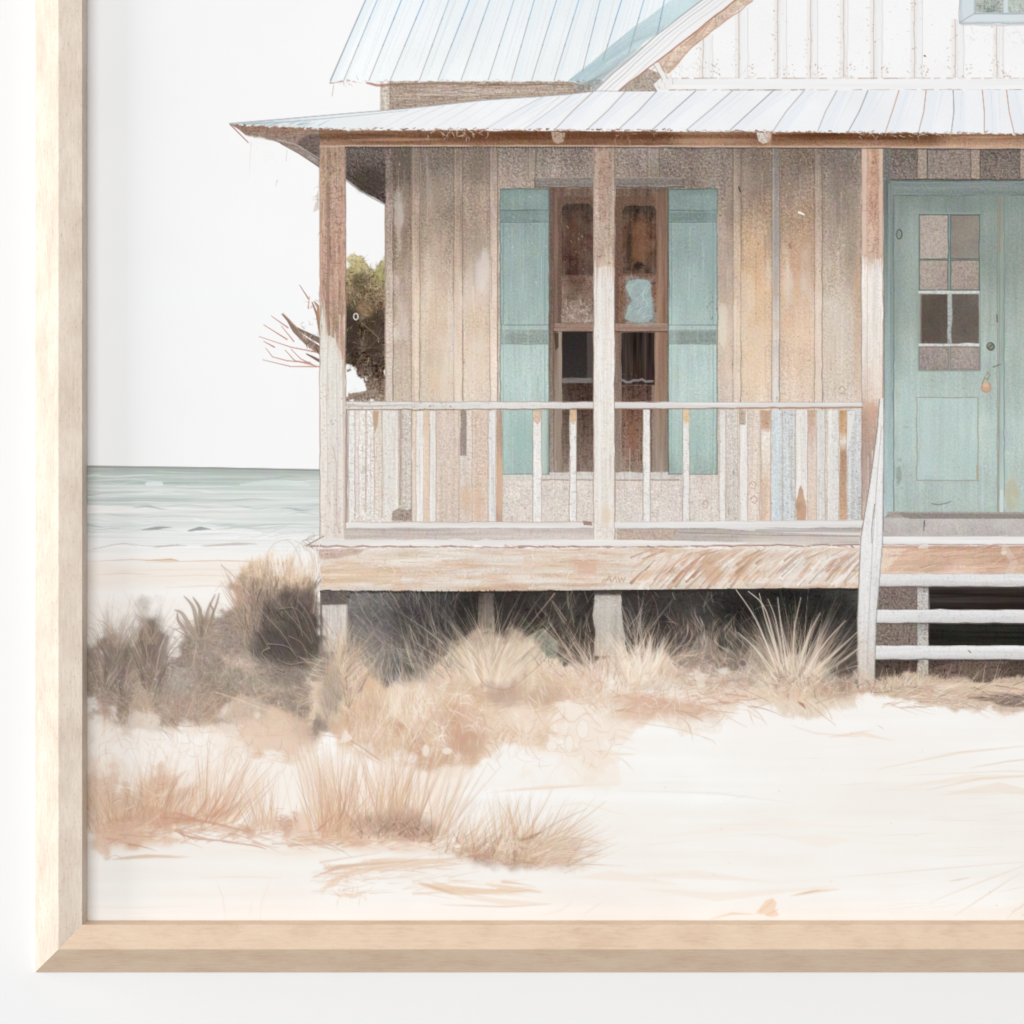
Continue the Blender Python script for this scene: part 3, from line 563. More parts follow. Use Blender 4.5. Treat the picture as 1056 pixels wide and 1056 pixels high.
P(wob([(405, 527), (412, 524), (420, 526), (425, 524), (425, 537), (404, 537)], .5, 4), (164, 146, 136), .9, None, ((SQ, 12),))
strip(429, 437, 424, 538, (236, 231, 226), 5); strip(437, 442, 424, 538, (222, 198, 176), 5, False); strip(443, 449.5, 424, 538, (236, 232, 227), 4); strip(450, 473, 424, 538, (220, 203, 190), 9); strip(474, 487, 424, 538, (224, 212, 201), 10); strip(487, 503, 424, 538, (219, 198, 182), 10)
P(rc(474.5, 423, 481, 470, .4), (150, 134, 126), .85, None, ((ST, 6),)); blob(481, 515, 5, 14, (218, 186, 158), .6, .7, .4, B4); blob(493, 520, 5, 14, (222, 190, 166), .5, .7, .4, B4)
strip(504, 511, 424, 538, (231, 230, 228), 5); strip(512, 518, 424, 538, (186, 156, 138), 6); blob(515, 500, 2.5, 30, (222, 186, 158), .7, .6, .4)
strip(742, 748.5, 423, 538, (234, 230, 225), 6); strip(748.5, 761, 423, 538, (214, 207, 200), 13); strip(762.6, 771, 423, 538, (236, 234, 231), 5); P(rc(762, 423, 769, 438, .4), (176, 150, 134), .7, None, ((SQ, 12),)); strip(771, 784, 423, 538, (224, 210, 199), 10)
strip(785, 794.6, 423, 538, [(423, (190, 156, 132)), (440, (196, 160, 136)), (446, (236, 228, 220)), (480, (234, 222, 210)), (500, (222, 198, 178)), (538, (232, 206, 186))], 8); strip(795, 807, 423, 538, (212, 219, 223), 9); strip(807, 820, 423, 538, (206, 211, 213), 12)
strip(820.5, 833, 423, 538, (236, 233, 229), 5); P(wob([(826, 500), (829, 512), (832, 528), (831, 537), (822, 537), (820.5, 522), (823, 510)], .5, 5), (186, 146, 120), .85, None, ((B4, 8),)); strip(833, 842, 423, 538, [(423, (200, 168, 146)), (445, (214, 190, 172)), (460, (222, 208, 196)), (538, (222, 204, 188))], 8)
strip(842, 851, 423, 538, (221, 219, 215), 7); strip(853, 865, 423, 538, (232, 229, 225), 7); strip(866, 873, 423, 538, [(423, (196, 152, 112)), (445, (206, 166, 130)), (455, (234, 226, 218)), (468, (176, 138, 112)), (538, (206, 168, 140))], 9)
strip(874, 889, 423, 538, (207, 209, 208), 12); P([(874, 424), (882, 424), (876, 458), (873, 470)], (235, 232, 229), .8)
for x, y in ((776, 500), (777, 515), (727, 520), (868, 402)): S([(x-3, y), (x, y-4), (x+4, y-1), (x+2, y+4), (x-2, y+3)], 1, .9, (186, 150, 132), .7)
for k in range(90):
    x = U(366, 888); S([(x, U(424, 500)), (x+U(-.6, .6), U(500, 538))], .8, .5, random.choice([(196, 170, 152), (240, 236, 230), (176, 152, 138)]), U(.2, .5))
specks(366, 424, 888, 536, 260, (160, 132, 116), (.5, 1.2), (.2, .6))
# ---- balusters
BALC = (233, 230, 226)
for x0, x1, tip in ((359.5, 366, None), (549.5, 558.5, (206, 170, 140)), (587.5, 594.5, (212, 166, 118)), (663, 670.5, None), (704, 711, (222, 180, 126))):
    o = sp('baluster')
    P(rc(x0, 422, x1, 539, .35), BALC, 1, o, ((VG, 4), (SQ, 7)))
    line(x0, 422, x0, 539, .9, (150, 128, 114), .7); line(x1, 422, x1, 539, .9, (164, 144, 132), .65)
    if tip: P(wob([(x0, 422), (x1, 422), (x1-.6, 434), ((x0+x1)/2, 438), (x0+.8, 434)], .4, 4), tip, .65, None, ((SQ, 8),))
    specks(x0, 422, x1, 538, 14, (176, 150, 134), (.4, 1), (.3, .6))
P(rc(559, 424, 564, 489, .3), (190, 206, 198), .6)
for x in (595.5, 671.5): line(x, 424, x, 486, 1.4, (96, 80, 72), .4)
# ---- porch posts
def post(x0, x1, y0, y1, edge, top, low, tint=0):
    """edge: y of the paint line along the width"""
    o = sp('porch_post')
    P(rc(x0, y0, x1, y1, .35), low, 1, o, ((VG, 4), (SQ, 3), (ST, 1.5)))
    pp = [(x0, y0), (x1, y0)]+[(x0+(x1-x0)*t, y) for t, y in edge[::-1]]
    P(pp, top, .95, None, ((VG, 7), (SQ, 7), (ST, 3), (B1, 5)))
    for k in range(46):
        t = U(0, 1); x = x0+1+(x1-x0-2)*t; ye = np.interp(t, [q[0] for q in edge], [q[1] for q in edge])
        if k % 2: S([(x, ye-U(2, 12)), (x+U(-.6, .6), ye+U(4, 26))], U(.8, 1.8), .3, J((202, 176, 158), 8), U(.3, .65))
        else: S([(x, ye+U(2, 10)), (x+U(-.6, .6), ye-U(4, 26))], U(.8, 1.6), .3, J((228, 214, 202), 6), U(.25, .55))
    for k in range(24):
        x = U(x0+1, x1-1); y = U(edge[0][1]+20, y1-20); S([(x, y), (x+U(-.6, .6), y+U(10, 50))], U(.7, 1.6), .3, random.choice([(241, 237, 231), (214, 202, 191), (222, 206, 192), (244, 241, 237)]), U(.25, .6))
    line(x0, y0, x0, y1, 1.1, (150, 122, 108), .6); line(x1, y0, x1, y1, 1.2, (128, 106, 94), .65)
    return o
post(329.8, 356.5, 151, 556, [(0, 305), (.2, 330), (.32, 345), (.6, 350), (.85, 366), (.95, 382), (1, 378)], [(151, (170, 143, 124)), (200, (184, 156, 137)), (260, (193, 158, 140)), (330, (188, 156, 138)), (370, (180, 152, 135))], [(300, (231, 226, 216)), (400, (233, 228, 220)), (450, (232, 226, 219)), (556, (232, 222, 214))])
S([(338, 190), (339, 260), (338, 320), (339, 345)], 4, 2.5, (150, 120, 104), .6); S([(331, 160), (331, 300)], 2.5, 2, (205, 166, 144), .5); S([(352, 200), (353, 280), (353, 370)], 4, 2, (202, 160, 140), .6)
squig(331, 160, 355, 250, 44, (112, 84, 70), (1.5, 4), 1, (.3, .7)); squig(331, 160, 355, 300, 30, (222, 194, 174), (1.5, 4), .8, (.3, .6))
for k in range(60): x = U(331, 355); y = U(155, 340); S([(x, y), (x+U(-1, 1), y+U(5, 20))], 1.1, .4, random.choice([(120, 92, 78), (214, 180, 160), (140, 108, 92)]), U(.3, .6))
P(wob([(329, 194), (325, 210), (323, 219), (329, 216), (330, 205)], .8, 4), (206, 188, 176), .6); squig(322, 190, 330, 222, 10, (176, 160, 150), (2, 4), .8)
S([(338, 352), (337, 420), (338, 520)], 1, .8, (205, 196, 188), .7); S([(347, 375), (348, 460), (347, 545)], 1, .8, (212, 202, 196), .7); S([(343, 460), (347, 478), (347, 540)], 1, .8, (205, 176, 164), .7); S([(354, 380), (355, 470), (355.5, 550)], 2.6, 2.2, (206, 186, 172), .7)
specks(331, 400, 356, 552, 70, (186, 156, 142), (.5, 1.3), (.3, .7)); squig(331, 530, 357, 556, 26, (186, 160, 146), (1.5, 3.5))
line(357.5, 424, 357.5, 538, 2, (120, 92, 80), .6)
post(612, 634, 150, 557, [(0, 275), (.3, 276), (.5, 274), (.8, 275), (1, 276)], [(151, (164, 142, 128)), (200, (182, 160, 146)), (275, (196, 174, 158))], [(275, (229, 223, 216)), (400, (235, 230, 223)), (557, (232, 225, 216))])
P([(616, 152), (628, 152), (626, 230), (618, 228)], (172, 136, 118), .4, None, ((SQ, 10),)); squig(613, 155, 633, 272, 50, (226, 208, 194), (1, 2.6), .7, (.3, .6)); specks(613, 160, 633, 272, 60, (120, 94, 80), (.5, 1.2), (.3, .6))
blob(624, 530, 7, 10, (226, 204, 180), .6, .7, .5, B4); squig(612, 542, 640, 556, 40, (206, 196, 188), (1.5, 3.5), .8); specks(613, 290, 634, 550, 60, (196, 176, 162), (.5, 1.2), (.3, .6)); P(rc(617, 276, 620, 540, .4), (240, 237, 234), .6)
for k in range(16): x = U(614, 632); y = U(280, 480); S([(x, y), (x+U(-.6, .6), y+U(20, 60))], .8, .4, (206, 194, 184), .5)
post(888.5, 910.8, 151, 548, [(0, 262), (.12, 268), (.2, 264), (.35, 268), (.5, 273), (.62, 266), (.8, 268), (1, 262)], [(151, (196, 160, 138)), (200, (201, 166, 146)), (265, (208, 174, 157))], [(265, (238, 232, 226)), (360, (238, 230, 222)), (410, (228, 210, 196)), (430, (196, 166, 148)), (470, (184, 160, 148)), (548, (196, 180, 170))])
P(rc(889, 152, 893.5, 262, .3), (222, 196, 180), .8); P(rc(906.5, 152, 910.5, 262, .3), (218, 196, 180), .7); P([(899, 153), (906, 153), (905, 200), (901, 240), (896, 220)], (178, 136, 114), .45, None, ((SQ, 12),)); squig(894, 156, 908, 262, 44, (150, 104, 84), (1.2, 3), .8, (.3, .6))
line(894.5, 155, 894.5, 420, .9, (200, 172, 156), .6); blob(900, 425, 6, 8, (206, 170, 148), .7, .7, .5, B4); specks(890, 400, 908, 545, 50, (160, 130, 114), (.5, 1.2), (.3, .6)); S([(897, 380), (897, 412)], 2, .6, (226, 200, 182), .6)
# ---- hand rail and bottom rail
HR = sp('handrail')
P(wob([(357, 414), (612, 414.5), (612, 421.5), (357, 422)], .35, 10), (222, 218, 214), 1, HR, ((HG, 5), (SQ, 3))); line(357, 422.4, 612, 422, 1.5, (140, 112, 98), .7); line(358, 414, 612, 414.4, .9, (168, 150, 140), .7)
S([(357, 418), (380, 419), (430, 417)], 3, 1, (186, 166, 152), .5); specks(358, 415, 470, 422, 40, (150, 120, 104), (.5, 1.2), (.3, .6))
HR2 = sp('handrail')
P(wob([(634, 414.5), (889, 415.2), (889, 420), (634, 421.5)], .3, 10), (225, 222, 219), 1, HR2, ((HG, 5),)); line(634, 421.8, 889, 420.2, 1.4, (146, 112, 98), .75); line(634, 414.4, 889, 415, .8, (186, 172, 164), .6)
line(760, 420.4, 889, 420, 1.6, (176, 128, 110), .5)
BR = sp('bottom_rail')
P(wob([(358, 538.5), (612, 538.5), (612, 545), (358, 545)], .3, 10), (232, 228, 224), 1, BR, ((HG, 4),)); line(358, 545.2, 612, 545.2, 1.2, (166, 150, 142), .7); P(wob([(634, 538), (892, 536.5), (888, 544), (634, 544.5)], .3, 10), (231, 229, 227), 1, BR, ((HG, 4),))
line(358, 538.3, 612, 538.3, .9, (186, 160, 146), .7); line(640, 538.3, 889, 536.5, .8, (196, 180, 170), .6); specks(360, 528, 395, 540, 50, (246, 240, 234), (.8, 2.2), (.4, .8)); squig(362, 526, 396, 540, 16, (196, 170, 154))
P([(601, 537), (610, 538), (611, 542), (602, 541.5)], (150, 122, 112), .8)
# ---- porch floor edge
P(wob([(355, 545), (612, 545), (612, 557.5), (355, 557.5)], .3, 10), [(545, (200, 190, 184)), (557, (208, 196, 188))], 1, FLOOR, ((HG, 8), (SQ, 4))); P(wob([(636, 545), (888, 544), (886, 562), (636, 557)], .3, 10), [(545, (186, 176, 170)), (560, (206, 194, 186))], 1, FLOOR, ((HG, 9), (SQ, 4)))
P([(636, 546), (700, 546), (690, 556), (636, 557)], (196, 172, 154), .6, None, ((SQ, 10),)); S([(740, 543), (800, 547), (886, 550)], 3.5, 4.5, (230, 228, 226), .8); S([(700, 549), (790, 552), (886, 553)], 1.2, 1, (150, 136, 128), .6); S([(780, 547), (886, 548)], 2.6, 2.6, (176, 170, 168), .7)
P(wob([(318, 561), (332, 555), (358, 556.5), (612, 556.5), (690, 557.5), (790, 560), (886, 560), (886, 564), (612, 563.5), (318, 563)], .4, 10), (233, 229, 225), 1, FLOOR, ((HG, 4),))
P([(760, 552), (886, 554), (886, 562), (770, 561)], (214, 204, 198), .5, None, ((HG, 8),))
S(wob([(320, 563.5), (500, 564.2), (700, 563.8), (886, 561.5)], .5, 9, False), 1.9, 1.6, (170, 132, 122), .8)
for x in np.arange(360, 886, 7): S([(x, 563.5+U(-1, 1.5)), (x+U(3, 9), 565+U(-1, 1.5))], U(.6, 2.4), .5, random.choice([(240, 236, 230), (150, 116, 104), (190, 150, 136), (226, 206, 192)]), U(.3, .8))
squig(312, 552, 336, 566, 22, (158, 130, 116), (1.5, 4), .9); S([(316, 563), (326, 557), (334, 553)], 1.4, 1, (150, 120, 104), .8); S([(312, 558), (322, 553), (332, 551)], 1, .6, (190, 172, 160), .7)
P(rc(910, 553, 1185, 561.3, .3), (236, 234, 232), 1, FLOOR, ((HG, 4),)); line(910, 561.8, 1090, 561.8, 1.4, (176, 140, 128), .8); line(910, 553, 1090, 553, .8, (186, 178, 172), .6)
# ---- girder
GIR = sp('skirt_board')
def gcol(x, y, s):
    n = ns(vnoise(46, 5, 40)+.7*vnoise(20, 2.6, 41))[s]
    c = lerp_stops([(-2, (238, 231, 222)), (-.6, (230, 220, 209)), (.4, (226, 212, 199)), (1.3, (222, 198, 177)), (2.3, (206, 174, 150))], n)
    return c+(HG[s]*4)[..., None]
P(wob([(326, 566), (400, 565), (600, 565.5), (886, 564.5), (886, 607), (760, 607), (560, 609), (450, 610), (330, 609)], .4, 9), gcol, 1, GIR, ((SQ, 2.5), (ST, 1.5)))
P(wob([(330, 585), (350, 580), (414, 587), (415, 605), (360, 602), (331, 606)], 1.5, 7), (226, 194, 162), .55, None, ((HG, 6),)); P(rc(596, 577, 615, 592, .8), (220, 184, 160), .8); P(rc(540, 570, 596, 589, .9), (222, 192, 164), .35)
M([(324, 565), (385, 565), (370, 571), (345, 576), (331, 578)], (188, 160, 148), .7, None, ((SQ, 8),), edge=3)
for k in range(260):                                                       # brushed lengths of the plank
    x = U(330, 690); y = U(567, 607); L = U(8, 50); S([(x, y), (x+L*.5, y+U(-1.5, 1.5)), (x+L, y+U(-3, 2))], U(.6, 1.6), .3, J(random.choice([(214, 184, 160), (242, 236, 228), (226, 204, 184), (236, 226, 214), (206, 172, 150), (196, 170, 154)])), U(.2, .55))
gd = [(650, 607), (705, 566), (886, 565), (886, 606)]
for k in range(300):                                                       # slanting brush marks at the right
    x = U(650, 884); y = U(572, 607); L = U(10, 46); t = U(.7, .95)
    f = (x-650)/236
    pal = [(208, 172, 148), (242, 234, 225), (220, 194, 172), (196, 158, 135), (232, 216, 202)]+([(176, 160, 152), (238, 234, 230)] if x > 790 else [])
    pal = pal+[(178, 138, 116)] if x < 790 else pal+[(246, 243, 240), (240, 234, 228)]
    x1, y1 = x+L*math.cos(t), max(566, y-L*math.sin(t)); S([(x, y), ((x+x1)/2+U(-1, 1), (y+y1)/2), (x1, y1)], U(.8, 2.2) if k > 110 else U(2.5, 5.5), .4, J(random.choice(pal)), U(.35, .8))
for x, y, rx, ry, c in [(665, 594, 14, 5, (216, 174, 144)), (735, 590, 10, 12, (204, 158, 128)), (700, 578, 26, 4, (228, 202, 180)), (770, 578, 16, 10, (222, 190, 164)), (745, 573, 40, 4, (200, 160, 134))]: blob(x, y, rx, ry, c, .5, .7, .5, B4, -.4)
for q in [[(621, 600), (624, 597)], [(624, 600), (629, 594), (630, 600)], [(626, 598), (630, 598)], [(631, 600), (635, 594.5), (636, 600)], [(637, 595), (639, 600), (641, 596), (643, 600), (645, 595)]]: S(q, 1.2, .9, (196, 150, 128), .8)
squig(330, 567, 886, 606, 120, (198, 160, 134), (2, 6), .8, (.2, .5)); squig(330, 567, 700, 606, 60, (250, 246, 240), (2, 5), .9, (.3, .6))
P(wob([(910, 563), (1185, 563), (1185, 592), (908, 592)], .4), [(563, (190, 156, 139)), (570, (210, 177, 155)), (592, (221, 192, 171))], 1, GIR, ((HG, 6), (SQ, 3), (B1, 5)))
P([(910, 565), (935, 566), (915, 588), (909, 590)], (232, 212, 196), .8, None, ((SQ, 8),)); S([(1036, 564), (1046, 580), (1040, 592)], 6, 8, (226, 206, 192), .6); P(rc(947, 560, 957, 566, .5), (230, 224, 218), .9); blob(1035, 569, 3.5, 4, (236, 226, 216), .9, .5, .2)
for k in range(110):
    x = U(912, 1080); y = U(564, 591); L = U(8, 30); S([(x, y), (x+L, y-U(0, 8))], U(.6, 1.5), .3, J(random.choice([(190, 142, 116), (236, 208, 186), (216, 176, 148), (180, 134, 110)])), U(.3, .65))
# ---- dark under the floor
DARK = sp('underfloor')
def dcol(x, y, s):
    c = lerp_stops([(330, (128, 120, 115)), (385, (104, 101, 100)), (430, (66, 63, 62)), (470, (52, 49, 47)), (560, (56, 51, 48)), (640, (60, 55, 52)), (700, (66, 61, 58)), (760, (52, 50, 48)), (830, (48, 46, 44)), (886, (58, 55, 53))], x)
    return c+(B1[s]*7)[..., None]+(SQ[s]*5)[..., None]+np.clip((y-635)/40, 0, 1)[..., None]*np.array([34, 29, 25])
P([(330, 609), (450, 610), (560, 609), (760, 607), (886, 606.5), (886, 712), (640, 712), (330, 712)], dcol, 1, DARK)
S(wob([(331, 610), (450, 611), (560, 610.5), (700, 609), (886, 607.5)], .5, 7, False), 2.6, 2.2, (52, 46, 44), .8)
for k in range(80): x = U(335, 884); S([(x, 609), (x+U(-1, 1), 609+U(2, 5))], 1.2, .4, (48, 42, 40), .6)
CLIP = 610
for k in range(150):                                                       # pale scratches in the dark, curling
    x = U(360, 470) if k < 80 else U(640, 780); y = U(612, 690); S(curve(x, y, U(-40, 60), U(8, 34), U(-80, 80), 6), .9, .4, J(random.choice([(150, 146, 142), (96, 92, 90), (176, 168, 160), (70, 68, 68)])), U(.25, .6))
blob(372, 618, 8, 8, (116, 112, 112), .5, .7, .5, B4); squig(355, 610, 395, 640, 26, (180, 178, 178), (2, 5), .8, (.25, .6)); blob(405, 690, 16, 14, (84, 86, 88), .7, .7, .4, B4)
for k in range(30): t0 = U(-2.6, -.4); r = U(14, 34); S([(412+r*1.1*math.cos(t0+q*.25), 694+r*.8*math.sin(t0+q*.25)) for q in range(6)], 1, .4, J((140, 140, 140), 16), .5)
P([(541, 659), (560, 648), (578, 664), (572, 680), (562, 682)], (158, 164, 146), .7, None, ((SQ, 12), (B4, 10))); blob(574, 682, 6, 5, (160, 168, 128), .7, .7, .4)
for q in [[(541, 659), (560, 648), (580, 668)], [(553, 646), (567, 640), (583, 672)], [(590, 676), (566, 642)], [(572, 612), (548, 642), (541, 650)], [(540, 660), (566, 688)], [(578, 686), (592, 662), (604, 676)], [(584, 640), (570, 620)], [(598, 612), (584, 636), (596, 650)], [(612, 612), (590, 640)]]:
    S(q, 1.3, .9, random.choice([(86, 76, 66), (176, 160, 140), (206, 190, 170)]), .75)
CLIP = None
# piers
def pier(pts, col, al=1):
    o = sp('pier'); P(wob(pts, .5, 6), col, al, o, ((SQ, 4), (VG, 6), (ST, 2))); return o
pier([(332, 622), (358.5, 622), (358, 672), (333, 672)], [(622, (206, 199, 191)), (650, (216, 209, 201)), (672, (206, 192, 178))])
P([(331, 609), (362, 609), (359, 623), (332, 624)], (104, 94, 90), .9, None, ((SQ, 8),)); line(332, 623, 359, 623, 1.2, (88, 78, 74), .7); line(332, 622, 332, 672, 1.2, (110, 98, 92), .7); S([(358, 623), (357.5, 668)], 1.2, 1, (150, 140, 132), .7)
for k in range(24): x = U(334, 357); y = U(624, 655); S([(x, y), (x+U(-1, 1), y+U(4, 16))], 1, .4, random.choice([(236, 232, 226), (170, 160, 150)]), .5)
pier([(613.5, 612), (640, 612), (642, 640), (647, 676), (612, 676), (614, 650), (611, 634)], [(612, (176, 169, 161)), (624, (196, 189, 181)), (660, (192, 184, 174)), (676, (206, 194, 180))])
squig(613, 613, 640, 632, 40, (226, 222, 216), (1.5, 4), .8, (.3, .7)); P([(612, 609.5), (642, 609), (641, 614), (613, 614)], (84, 76, 72), .7)
pier([(494, 612), (509, 612), (510, 652), (492, 652)], [(612, (100, 90, 84)), (630, (140, 128, 118)), (652, (176, 160, 144))], .65)
# ---- stairs
P([(903, 605), (1185, 605), (1185, 706), (901, 706)], (130, 116, 108), 1, DARK, ((SQ, 7), (ST, 7)))
P([(957, 605), (1185, 605), (1185, 629), (957, 629)], [(605, (66, 58, 55)), (629, (48, 42, 40))], 1, None, ((HG, 8),)); P([(957, 642), (1185, 642), (1185, 667), (957, 667)], (38, 37, 33), 1, None, ((HG, 5), (SQ, 2)))
P([(902, 680), (1185, 680), (1185, 706), (902, 706)], [(680, (76, 64, 57)), (706, (104, 88, 78))], 1, None, ((SQ, 8),))
STG = sp('stair_support')
P(rc(946, 605, 957.8, 704, .4), [(605, (150, 142, 138)), (612, (196, 190, 187)), (632, (196, 190, 186)), (643, (150, 146, 142)), (655, (190, 185, 180)), (670, (196, 190, 184)), (704, (176, 160, 146))], 1, STG, ((SQ, 12), (ST, 5)))
line(958, 606, 958, 704, 1.2, (70, 62, 58), .7); line(945.6, 606, 945.6, 704, .9, (110, 98, 92), .6)
for y0, y1, x0, c in ((592, 604.5, 905, 0), (629, 642.5, 901.5, 0), (666, 680, 900.5, 0)):
    o = sp('stair_step')
    P(wob([(x0, y0), (1185, y0-.3), (1185, y1), (x0, y1)], .3, 11), [(y0, (240, 239, 239)), (y0+3, (232, 231, 231)), (y1-3, (220, 218, 217)), (y1, (204, 200, 198))], 1, o, ((HG, 4), (SQ, 3)))
    line(x0, y1+.5, 1090, y1+.5, 1.6, (92, 84, 80), .75); line(x0, y0, 1090, y0, .8, (186, 180, 178), .5); specks(x0, y0, 1080, y1, 40, (190, 180, 174), (.5, 1.2), (.2, .5))
S([(999, 671), (1001, 673)], 1.4, 1.2, (130, 120, 112), .8)
for k in range(40):
    x = U(905, 1060); S(curve(x, 706, U(0, 50), U(12, 30), U(0, 30), 5), 1.2, .4, J(random.choice([(176, 156, 140), (206, 186, 168), (130, 112, 100)])), U(.4, .8))
P([(958, 690), (985, 682), (1040, 682), (1020, 704), (958, 704)], (150, 130, 116), .35, None, ((SQ, 12),))
NEW = sp('stair_newel')
P(wob([(907.5, 412), (911, 410), (911.3, 480), (910.3, 556), (903.5, 640), (901.5, 708), (884.5, 708), (884, 640), (887.5, 556), (898, 492), (905, 440)], .35, 10), [(410, (236, 232, 228)), (560, (232, 231, 230)), (640, (226, 224, 222)), (690, (214, 204, 194)), (708, (206, 188, 172))], 1, NEW, ((VG, 4), (SQ, 4)))
S([(907, 412), (905, 440), (898, 492), (887.5, 556), (884.2, 640), (884.6, 706)], 1.3, 1.2, (150, 136, 128), .75); S([(911.4, 412), (911.2, 480), (910.3, 556), (903.6, 640), (901.7, 706)], 1.3, 1.2, (150, 150, 148), .7)
S([(909, 440), (904, 500), (900, 560), (896, 640), (894, 690)], 1, .8, (190, 186, 184), .8); S([(902, 520), (899, 545), (899, 560)], 1.2, .8, (120, 110, 104), .6); specks(885, 560, 905, 705, 46, (186, 176, 168), (.5, 1.3), (.3, .6))
# ---- porch beam and roof over it
BEAM = sp('porch_beam')
def bcol(x, y, s):
    n = ns(vnoise(80, 6, 50)+.6*vnoise(30, 3, 51))[s]
    c = lerp_stops([(330, (160, 128, 108)), (430, (150, 116, 95)), (500, (138, 102, 81)), (600, (134, 98, 77)), (690, (138, 103, 82)), (705, (168, 134, 111)), (760, (160, 125, 103)), (830, (146, 108, 86)), (960, (148, 113, 91)), (980, (184, 148, 124)), (1060, (178, 144, 120))], x)
    yy = (y-135)/16
    sh_ = np.interp(yy, [-.2, .1, .25, .5, .65, .88, 1], [-6, -16, -34, -30, -6, 4, 28])
    return c+sh_[..., None]+(n*8)[..., None]+(HG[s]*6)[..., None]
P(wob([(330, 134), (560, 135), (800, 136), (1185, 139), (1185, 153.5), (880, 152), (560, 150.5), (330, 151)], .3, 12), bcol, 1, BEAM, ((SQ, 4), (ST, 3)))
S(wob([(330, 150.7), (560, 150.3), (880, 151.8), (1090, 153)], .3, 12, False), 1.5, 1.3, (206, 180, 162), .75); S(wob([(356, 152), (612, 152), (880, 153.3), (1090, 154.5)], .3, 10, False), 1.2, 1.2, (70, 56, 50), .6)
for x0, x1, y, c, w in [(345, 420, 139.5, (92, 64, 50), 3), (360, 455, 144, (196, 152, 124), 3.5), (440, 560, 138, (104, 64, 46), 4), (585, 690, 141, (108, 68, 48), 5), (790, 860, 140, (100, 62, 44), 4), (850, 970, 141, (118, 78, 56), 3), (1020, 1048, 143, (130, 90, 66), 3.5), (690, 780, 144, (190, 146, 116), 4), (990, 1056, 141, (200, 160, 130), 3)]:
    S([(x0, y), ((x0+x1)/2, y+U(-1, 1)), (x1, y+U(-1, 1))], .5, .5, c, .6, mid=w, soft=1.4)
for x in np.arange(356, 612, 3): S([(x, 151), (x, 153.5+U(0, 1.5))], 1, .6, (84, 66, 56), .5)
squig(440, 134, 505, 142, 30, (228, 212, 200), (1.5, 4), .9, (.4, .8)); squig(885, 135, 985, 141, 30, (232, 222, 214), (1.5, 3.5), .8, (.4, .8)); squig(632, 137, 700, 145, 14, (206, 176, 156), (2, 5), .8)
for x, c in ((576, (186, 164, 148)), (788, (222, 214, 206))):
    P(wob([(x-8, 136), (x+7, 137), (x+5, 146), (x-1, 148.5), (x-6, 145)], .5, 4), c, .9, None, ((SQ, 14),)); squig(x-6, 138, x+6, 147, 10, (130, 104, 88), (1.5, 3))
P([(792, 136), (797, 136), (795, 150), (790, 150)], (196, 160, 136), .5)
PR = sp('porch_roof')
pr = [(236, 127.5), (290, 123.3), (352, 118), (391, 114.5), (420, 112.3), (500, 103.5), (584, 98), (612, 94.5), (760, 94), (900, 92.8), (1185, 92), (1185, 139), (1056, 138), (900, 137), (824, 135.6), (700, 134.8), (584, 133.8), (480, 134), (400, 133), (333, 133), (290, 131), (250, 129.5)]
def prc(x, y, s):
    c = lerp_stops([(236, (208, 218, 222)), (300, (223, 230, 233)), (350, (236, 239, 241)), (450, (243, 244, 246)), (1185, (241, 243, 246))], x)
    return c+(B1[s]*1.6)[..., None]+(ST[s]*1.)[..., None]
P(wob(pr, .3, 12), prc, 1, PR)
prib = [(560, 500), (590, 540), (612, 572), (645, 605), (677, 637), (717, 672), (755, 707), (797, 752), (829, 797), (863, 843), (895, 874.5), (927, 913), (955, 947), (983, 981), (1013, 1015), (1038, 1046), (1064, 1080), (1090, 1114), (1116, 1148), (1142, 1180)]
for k, (a, b) in enumerate(prib):
    ty = np.interp(a, [420, 500, 584, 612, 1185], [112.3, 103.5, 98, 94.5, 92.4]); by = np.interp(b, [333, 584, 824, 1056], [133, 133.8, 135.6, 138])
    P([(a, ty), (a+12, ty), (b+14, by), (b, by)], (232, 237, 243), .55)
    c = (196, 150, 118) if a in (927, 955, 1013, 1038) else random.choice([(168, 158, 154), (150, 146, 146), (176, 166, 160)])
    S([(a, ty), ((a+b)/2+U(-2, 2), (ty+by)/2), (b, by)], 1.1, .9, c, .85 if a > 600 else .4)
    for q in (9, 17):
        if U(0, 1) < .8: S([(a+q, ty+1), (b+q, by-U(0, 10))], .6, .4, (206, 204, 206), U(.3, .7))
for k in range(10):
    x = 380+k*17; S([(x+44, np.interp(x+44, [420, 500, 600], [112.3, 104, 97])+1), (x+20, 120), (x, 132)], .7, .5, (204, 203, 206), U(.3, .7))
S([(237, 127.4), (290, 123), (352, 117.6), (420, 112), (500, 103.3), (584, 97.6), (612, 94.2)], 1.3, 1, (176, 176, 180), .85); S([(240, 128.5), (300, 125.5), (360, 120), (420, 114)], 1.6, .6, (160, 172, 178), .6)
for k in range(14): x = U(245, 330); S([(x, 130-U(0, 2)), (x+U(6, 14), 127-U(0, 4))], .9, .5, (150, 172, 186), U(.3, .7))
for x in np.arange(244, 1090, 2.6):                                        # frayed edge of the sheets
    y = np.interp(x, [236, 290, 333, 584, 824, 1056], [128, 131, 133, 133.8, 135.6, 138])+random.gauss(0, .5)
    S([(x, y), (x+2.6, y+random.gauss(0, .8))], U(.7, 2.2), .7, random.choice([(244, 244, 244), (236, 238, 240), (206, 190, 178), (140, 100, 82), (112, 78, 62), (168, 128, 108)]), U(.4, .95))
line(612, 93.8, 640, 94.2, .9, (176, 160, 150), .7)

